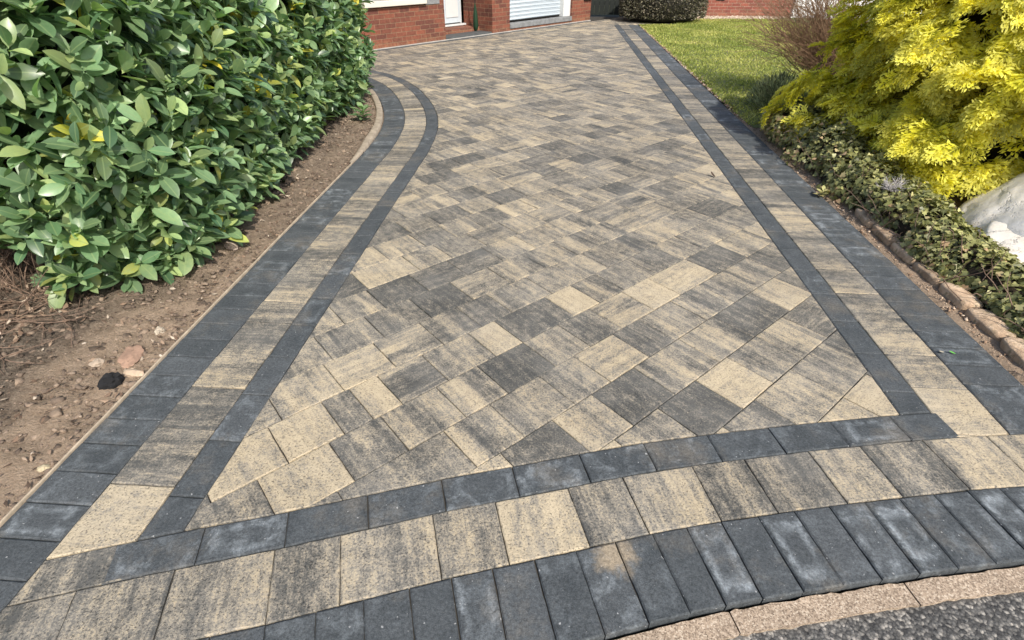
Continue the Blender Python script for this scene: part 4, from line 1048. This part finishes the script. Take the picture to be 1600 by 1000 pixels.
X, Y, Z_ = frames(D, rng.normal(0, 1, (n, 3)), n); T_ = np.array([(-.5, 0, 0), (.5, 0, 0), (.35, .6, 0), (0, 1, 0), (-.35, .6, 0)])*[.16, 1, 1]
V, F, UV = place(T_, np.array([(0, 1, 2, 3, 4)]), np.zeros((5, 2)), P, X, Y, Z_, rng.uniform(.04, .09, n))
np_mesh('foliage', V, F, gm2, gp, attrs={'lc': np.repeat(np.stack([rng.random(n), rng.random(n), np.zeros(n)], 1), 5, axis=0)})
paths = [np.array([(0, 0, 0), (math.cos(a_)*.12, math.sin(a_)*.12, .16), (math.cos(a_)*.26, math.sin(a_)*.28, .30)]) for a_ in np.linspace(0, 6, 16)]
V, F = tube_arrays(paths, [np.array([.006, .004, .002])]*16, 4); tag(np_mesh('stems', V, F, M['bark'], gp), kind='stuff')

# ------------------------------------------------------------------ clipped dome bush at the back
db = empty('dome_bush', (4.35, 17.35, 0)); tag(db, 'dark clipped rounded bush at the far end of the driveway', 'bush')
n = 15000; th = rng.uniform(0, 6.28, n); ph = np.arccos(rng.uniform(-.25, 1, n)); rr_ = 1-.12*rng.random(n)**2
nrm_ = np.stack([np.sin(ph)*np.cos(th), np.sin(ph)*np.sin(th), np.cos(ph)], 1)
bmp = np.array([1+.05*mn.fractal(Vector(q)*3, 1, 2, 3) for q in nrm_])
P = nrm_*np.array([1.22, 1.0, 1.15])*(rr_*bmp)[:, None]+[0, 0, .40]; P[:, 2] = np.maximum(P[:, 2], .03)
D = nrm_+rng.normal(0, .55, (n, 3)); X, Y, Z_ = frames(D, rng.normal(0, 1, (n, 3))+nrm_, n)
V, F, UV = place(T_*np.array([2.6, 1, 1]), np.array([(0, 1, 2, 3, 4)]), np.zeros((5, 2)), P, X, Y, Z_, rng.uniform(.035, .07, n))
bmt = leaf_mat('bush_leaf', [(0, (.035, .03, .02)), (.4, (.085, .085, .045)), (.7, (.17, .15, .095)), (1, (.34, .29, .22))], .5, .1, .4, vein=False)
np_mesh('foliage', V, F, bmt, db, attrs={'lc': np.repeat(np.stack([rng.random(n)**1.3, rng.random(n), np.zeros(n)], 1), 5, axis=0)})
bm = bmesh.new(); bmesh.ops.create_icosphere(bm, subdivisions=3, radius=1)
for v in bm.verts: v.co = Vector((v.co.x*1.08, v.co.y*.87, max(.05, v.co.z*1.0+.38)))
me = bpy.data.meshes.new('dark_core'); bm.to_mesh(me); bm.free(); link('dark_core', me, plain('bush_inner', (.02, .018, .012), .95), db)

# ------------------------------------------------------------------ brick house (local frame: s along front, d outward, z)
hz = math.atan2(HX[1], HX[0])
house = empty('brick_house', (HA[0], HA[1], 0), hz); tag(house, 'red brick house with white garage door and recessed porch behind the driveway', 'house')
def hb(pmx, s0, s1, d0, d1, z0, z1):      # d outward positive -> local -y
    box_uv(pmx, [(s0, -d1, z0), (s1, -d1, z0), (s1, -d0, z0), (s0, -d0, z0), (s0, -d1, z1), (s1, -d1, z1), (s1, -d0, z1), (s0, -d0, z1)])
HT_ = 3.3
w = PM()
hb(w, -3.0, 2.28, -.30, 0, -.08, .72)                   # under window
hb(w, -3.0, .08, -.30, 0, .72, HT_-.25); hb(w, 1.80, 2.28, -.30, 0, .72, HT_-.25)
hb(w, .08, 1.80, -.30, 0, 2.35, HT_-.25)
hb(w, 1.98, 2.28, -1.0, -.30, -.08, HT_-.25)            # porch left return
hb(w, 3.82, 4.45, -1.0, 0, -.08, HT_-.25)               # pillar between porch and garage
hb(w, 7.06, 7.98, -.35, 0, -.08, HT_-.25)               # right pillar
hb(w, 7.63, 7.98, -6.5, -.35, -.08, HT_-.25)            # gable side
hb(w, 2.28, 3.82, -1.30, -1.0, 2.45, HT_-.25); hb(w, 2.28, 3.0, -1.30, -1.0, -.08, 2.45)
hb(w, 4.45, 7.06, -.30, 0, 2.35, HT_-.25)
hb(w, -3.0, -2.7, -6.5, -.30, -.08, HT_-.25); hb(w, -2.7, 7.63, -6.5, -6.2, -.08, HT_-.25)
hb(w, 4.45, 7.06, -.12, -.004, -.08, .055)              # brick course below the garage sill
w.build('wall', M['brick'], house)
def hbox(name, s0, s1, d0, d1, z0, z1, m_, parent=house, bevel=.004): return box(name, s0, s1, -d1, -d0, z0, z1, m_, parent, bevel)
hbox('window_sill', .18, 1.75, -.10, .07, .74, .84, M['cream'], bevel=.012)
hbox('sill_end', 1.75, 2.15, -.02, .015, .72, .86, M['grey_stone'])
win = hbox('window', .085, 1.795, -.20, -.12, .845, 2.345, M['frame_white'])
for a0, a1 in ((.16, .90), (.98, 1.72)): hbox('pane', a0, a1, -.12, -.11, .93, 2.26, M['glass'], win, .001)
# door set back in the porch
dr = hbox('door', 3.12, 3.72, -1.06, -1.0, .20, 2.40, M['pvc']); hbox('door_frame', 3.0, 3.80, -1.10, -1.062, .17, 2.448, M['frame_white'])
hbox('door_panel', 3.22, 3.62, -1.0, -.985, .32, 1.05, M['frame_white'], dr, .006); hbox('letter_plate', 3.32, 3.52, -1.0, -.982, 1.15, 1.2, M['metal'], dr, .003)
hbox('door_sill', 3.0, 3.80, -.99, -.90, .14, .175, M['frame_white'])
sb = PM(); hb(sb, 2.285, 3.815, -.99, -.45, -.08, .13); sb.build('porch_step', M['brick'], house)
hbox('porch_step', 2.285, 3.815, -.45, -.02, -.08, .045, M['dark_step'], bevel=.008)
# garage door: slatted panel
gd = PM()
for k in range(24):
    z0 = .215+k*.088
    pts = [(4.47, z0), (6.74, z0)]
    gd.face([(4.47, .20, z0), (6.74, .20, z0), (6.74, .176, z0+.02), (4.47, .176, z0+.02)]); gd.face([(4.47, .176, z0+.012), (6.74, .188, z0+.012), (6.74, .188, z0+.076), (4.47, .188, z0+.076)]); gd.face([(4.47, .176, z0+.076), (6.74, .176, z0+.076), (6.74, .20, z0+.088), (4.47, .20, z0+.088)])
gdo = gd.build('garage_door', M['pvc'], house)
hbox('door_seal', 4.47, 6.74, -.205, -.19, .19, .215, plain('black_rubber', (.01, .01, .01), .6), gdo, .002)
hbox('garage_frame', 6.74, 7.055, -.22, -.06, .175, 2.345, M['frame_white'])
hbox('garage_sill', 4.455, 7.055, -.19, .02, .06, .172, M['grey_stone'], bevel=.012)
# slim pale edging strip along the foot of the wall
hbox('base_strip', -2.9, 7.98, .003, .03, -.05, .018, plain('pale_base_strip', (.40, .38, .34), .8, .4, 6))
# roof
rf = PM(); e0, e1 = -3.3, 8.3
rf.face([(e0, -.45, HT_-.24), (e1, -.45, HT_-.24), (e1, 3.25, HT_+1.7), (e0, 3.25, HT_+1.7)]); rf.face([(e1, 6.95, HT_-.24), (e0, 6.95, HT_-.24), (e0, 3.25, HT_+1.7), (e1, 3.25, HT_+1.7)])
rf.face([(e0, -.45, HT_-.24), (e0, 6.95, HT_-.24), (e1, 6.95, HT_-.24), (e1, -.45, HT_-.24)]); rf.face([(e0, -.45, HT_-.24), (e0, 3.25, HT_+1.7), (e0, 6.95, HT_-.24)]); rf.face([(e1, -.45, HT_-.24), (e1, 6.95, HT_-.24), (e1, 3.25, HT_+1.7)])
rf.build('roof', M['roof'], house)
hbox('gutter', e0, e1, .45, .54, HT_-.34, HT_-.245, M['frame_white'], bevel=.02)
# dark iron bracket / tap on the right pillar
hbox('wall_hook', 7.6, 7.95, .002, .04, .52, .56, M['gate'])
# folded dark green umbrella leaning in the porch
def hw(s, d, z=0): p = HA+HX*s+HN*d; return (p[0], p[1], z)
um = empty('closed_umbrella', hw(3.66, -.42, .045)); tag(um, 'slim dark green folded umbrella standing in the porch by the brick pillar', 'umbrella')
V, F = tube_arrays([np.array([(0, 0, 0), (0, 0, .04), (0, 0, .1), (0, 0, .35), (0, 0, .55), (0, 0, .60)])], [np.array([.02, .05, .065, .055, .02, .008])], 10)
np_mesh('canopy', V, F, plain('dark_green_cloth', (.006, .035, .012), .7), um, smooth=True)
V, F = tube_arrays([np.array([(0, 0, .58), (0, 0, .75), (0, 0, .84), (.03, 0, .88), (.06, 0, .84)])], [np.full(5, .01)], 8); np_mesh('handle', V, F, M['gate'], um, smooth=True)
# timber gate beside the house
gt = empty('garden_gate', (2.42, 18.7, 0)); tag(gt, 'dark timber garden gate between the house corner and round bush', 'gate')
for k in range(9):
    x0 = k*.155; box('board', x0, x0+.148, 0, .03, .04, 2.2, M['gate'], gt, .004)
box('rail', 0, 1.39, .032, .07, .3, .4, M['gate'], gt, .004); box('rail', 0, 1.39, .032, .07, 1.8, 1.9, M['gate'], gt, .004)
box('post', 1.42, 1.54, -.03, .09, -.05, 2.3, M['gate'], gt, .006); box('latch', .66, .72, -.03, -.001, 1.1, 1.2, M['metal'], gt, .004)
# brick garden wall on the right, behind the lawn
gw = empty('garden_wall', (3.98, 18.75, 0)); tag(gw, 'red brick garden wall behind the lawn with a gravel strip at its foot', 'wall')
w = PM(); box_uv(w, [(0, 0, -.08), (4.75, 0, -.08), (4.75, .3, -.08), (0, .3, -.08), (0, 0, 2.2), (4.75, 0, 2.2), (4.75, .3, 2.2), (0, .3, 2.2)]); w.build('wall', M['brick_far'], gw)
box('coping', -.03, 4.78, -.03, .33, 2.2, 2.28, M['grey_stone'], gw, .01)
vt = box('air_vent', 2.35, 2.62, -.015, -.001, .42, .62, M['gate'], gw, .004)
for k in range(4): box('louvre', 2.37, 2.60, -.03, -.016, .45+k*.04, .47+k*.04, M['gate'], vt, .002)
# white rendered wall further right
rwall = box('rendered_wall', 8.8, 16, 18.75, 19.05, -.08, 2.6, M['white_render'], None, .01); tag(rwall, 'plain white rendered wall seen behind the bare shrub', 'wall')
# gravel strip
def reg_gr(r): return (r.uniform(5.2, 8.1), r.uniform(17.75, 18.74))
scatter_stones('gravel', 3500, reg_gr, lambda x, y: .0, (.015, .04), [(0, (.28, .2, .13)), (.5, (.45, .35, .25)), (1, (.66, .58, .48))], 61, 'pale beige gravel strip along the foot of the brick garden wall', 'gravel')
gb = np_mesh('gravel_bed', [(4.6, 17.7, -.004), (8.6, 17.7, -.004), (8.6, 18.75, -.004), (4.6, 18.75, -.004)], [(0, 1, 2, 3)], plain('gravel_base', (.33, .25, .18), .95, .4, 30)); tag(gb, 'pale gravel base along the garden wall', 'gravel', kind='structure')

# ------------------------------------------------------------------ tiny things on the paving
def fallen(name, px, py, s, c, label, rz, curl=.3):
    x, y = g(px, py); V, F, UV = place(LT[0], LT[1], LT[2], np.zeros((1, 3)), np.array([[1., 0, 0]]), np.array([[0, 1., 0]]), np.array([[0, 0, 1.]]), np.array([s]), np.array([curl]))
    ob = np_mesh(name, V, F, plain(name+'_c', c, .6), smooth=True); ob.location = (x, y, .006); ob.rotation_euler = (0, 0, rz); return tag(ob, label, 'fallen leaf')
fallen('fallen_leaf', 1118, 278, .06, (.05, .03, .02), 'curled dark brown leaf lying on the paving near the right border', .6, .6)
fallen('fallen_leaf', 1493, 554, .035, (.12, .42, .06), 'tiny bright green leaf on the right charcoal border', 1.4)
fallen('fallen_leaf', 1474, 551, .035, (.45, .40, .30), 'small pale dry leaf at the joint left of the green leaf', 1.9)
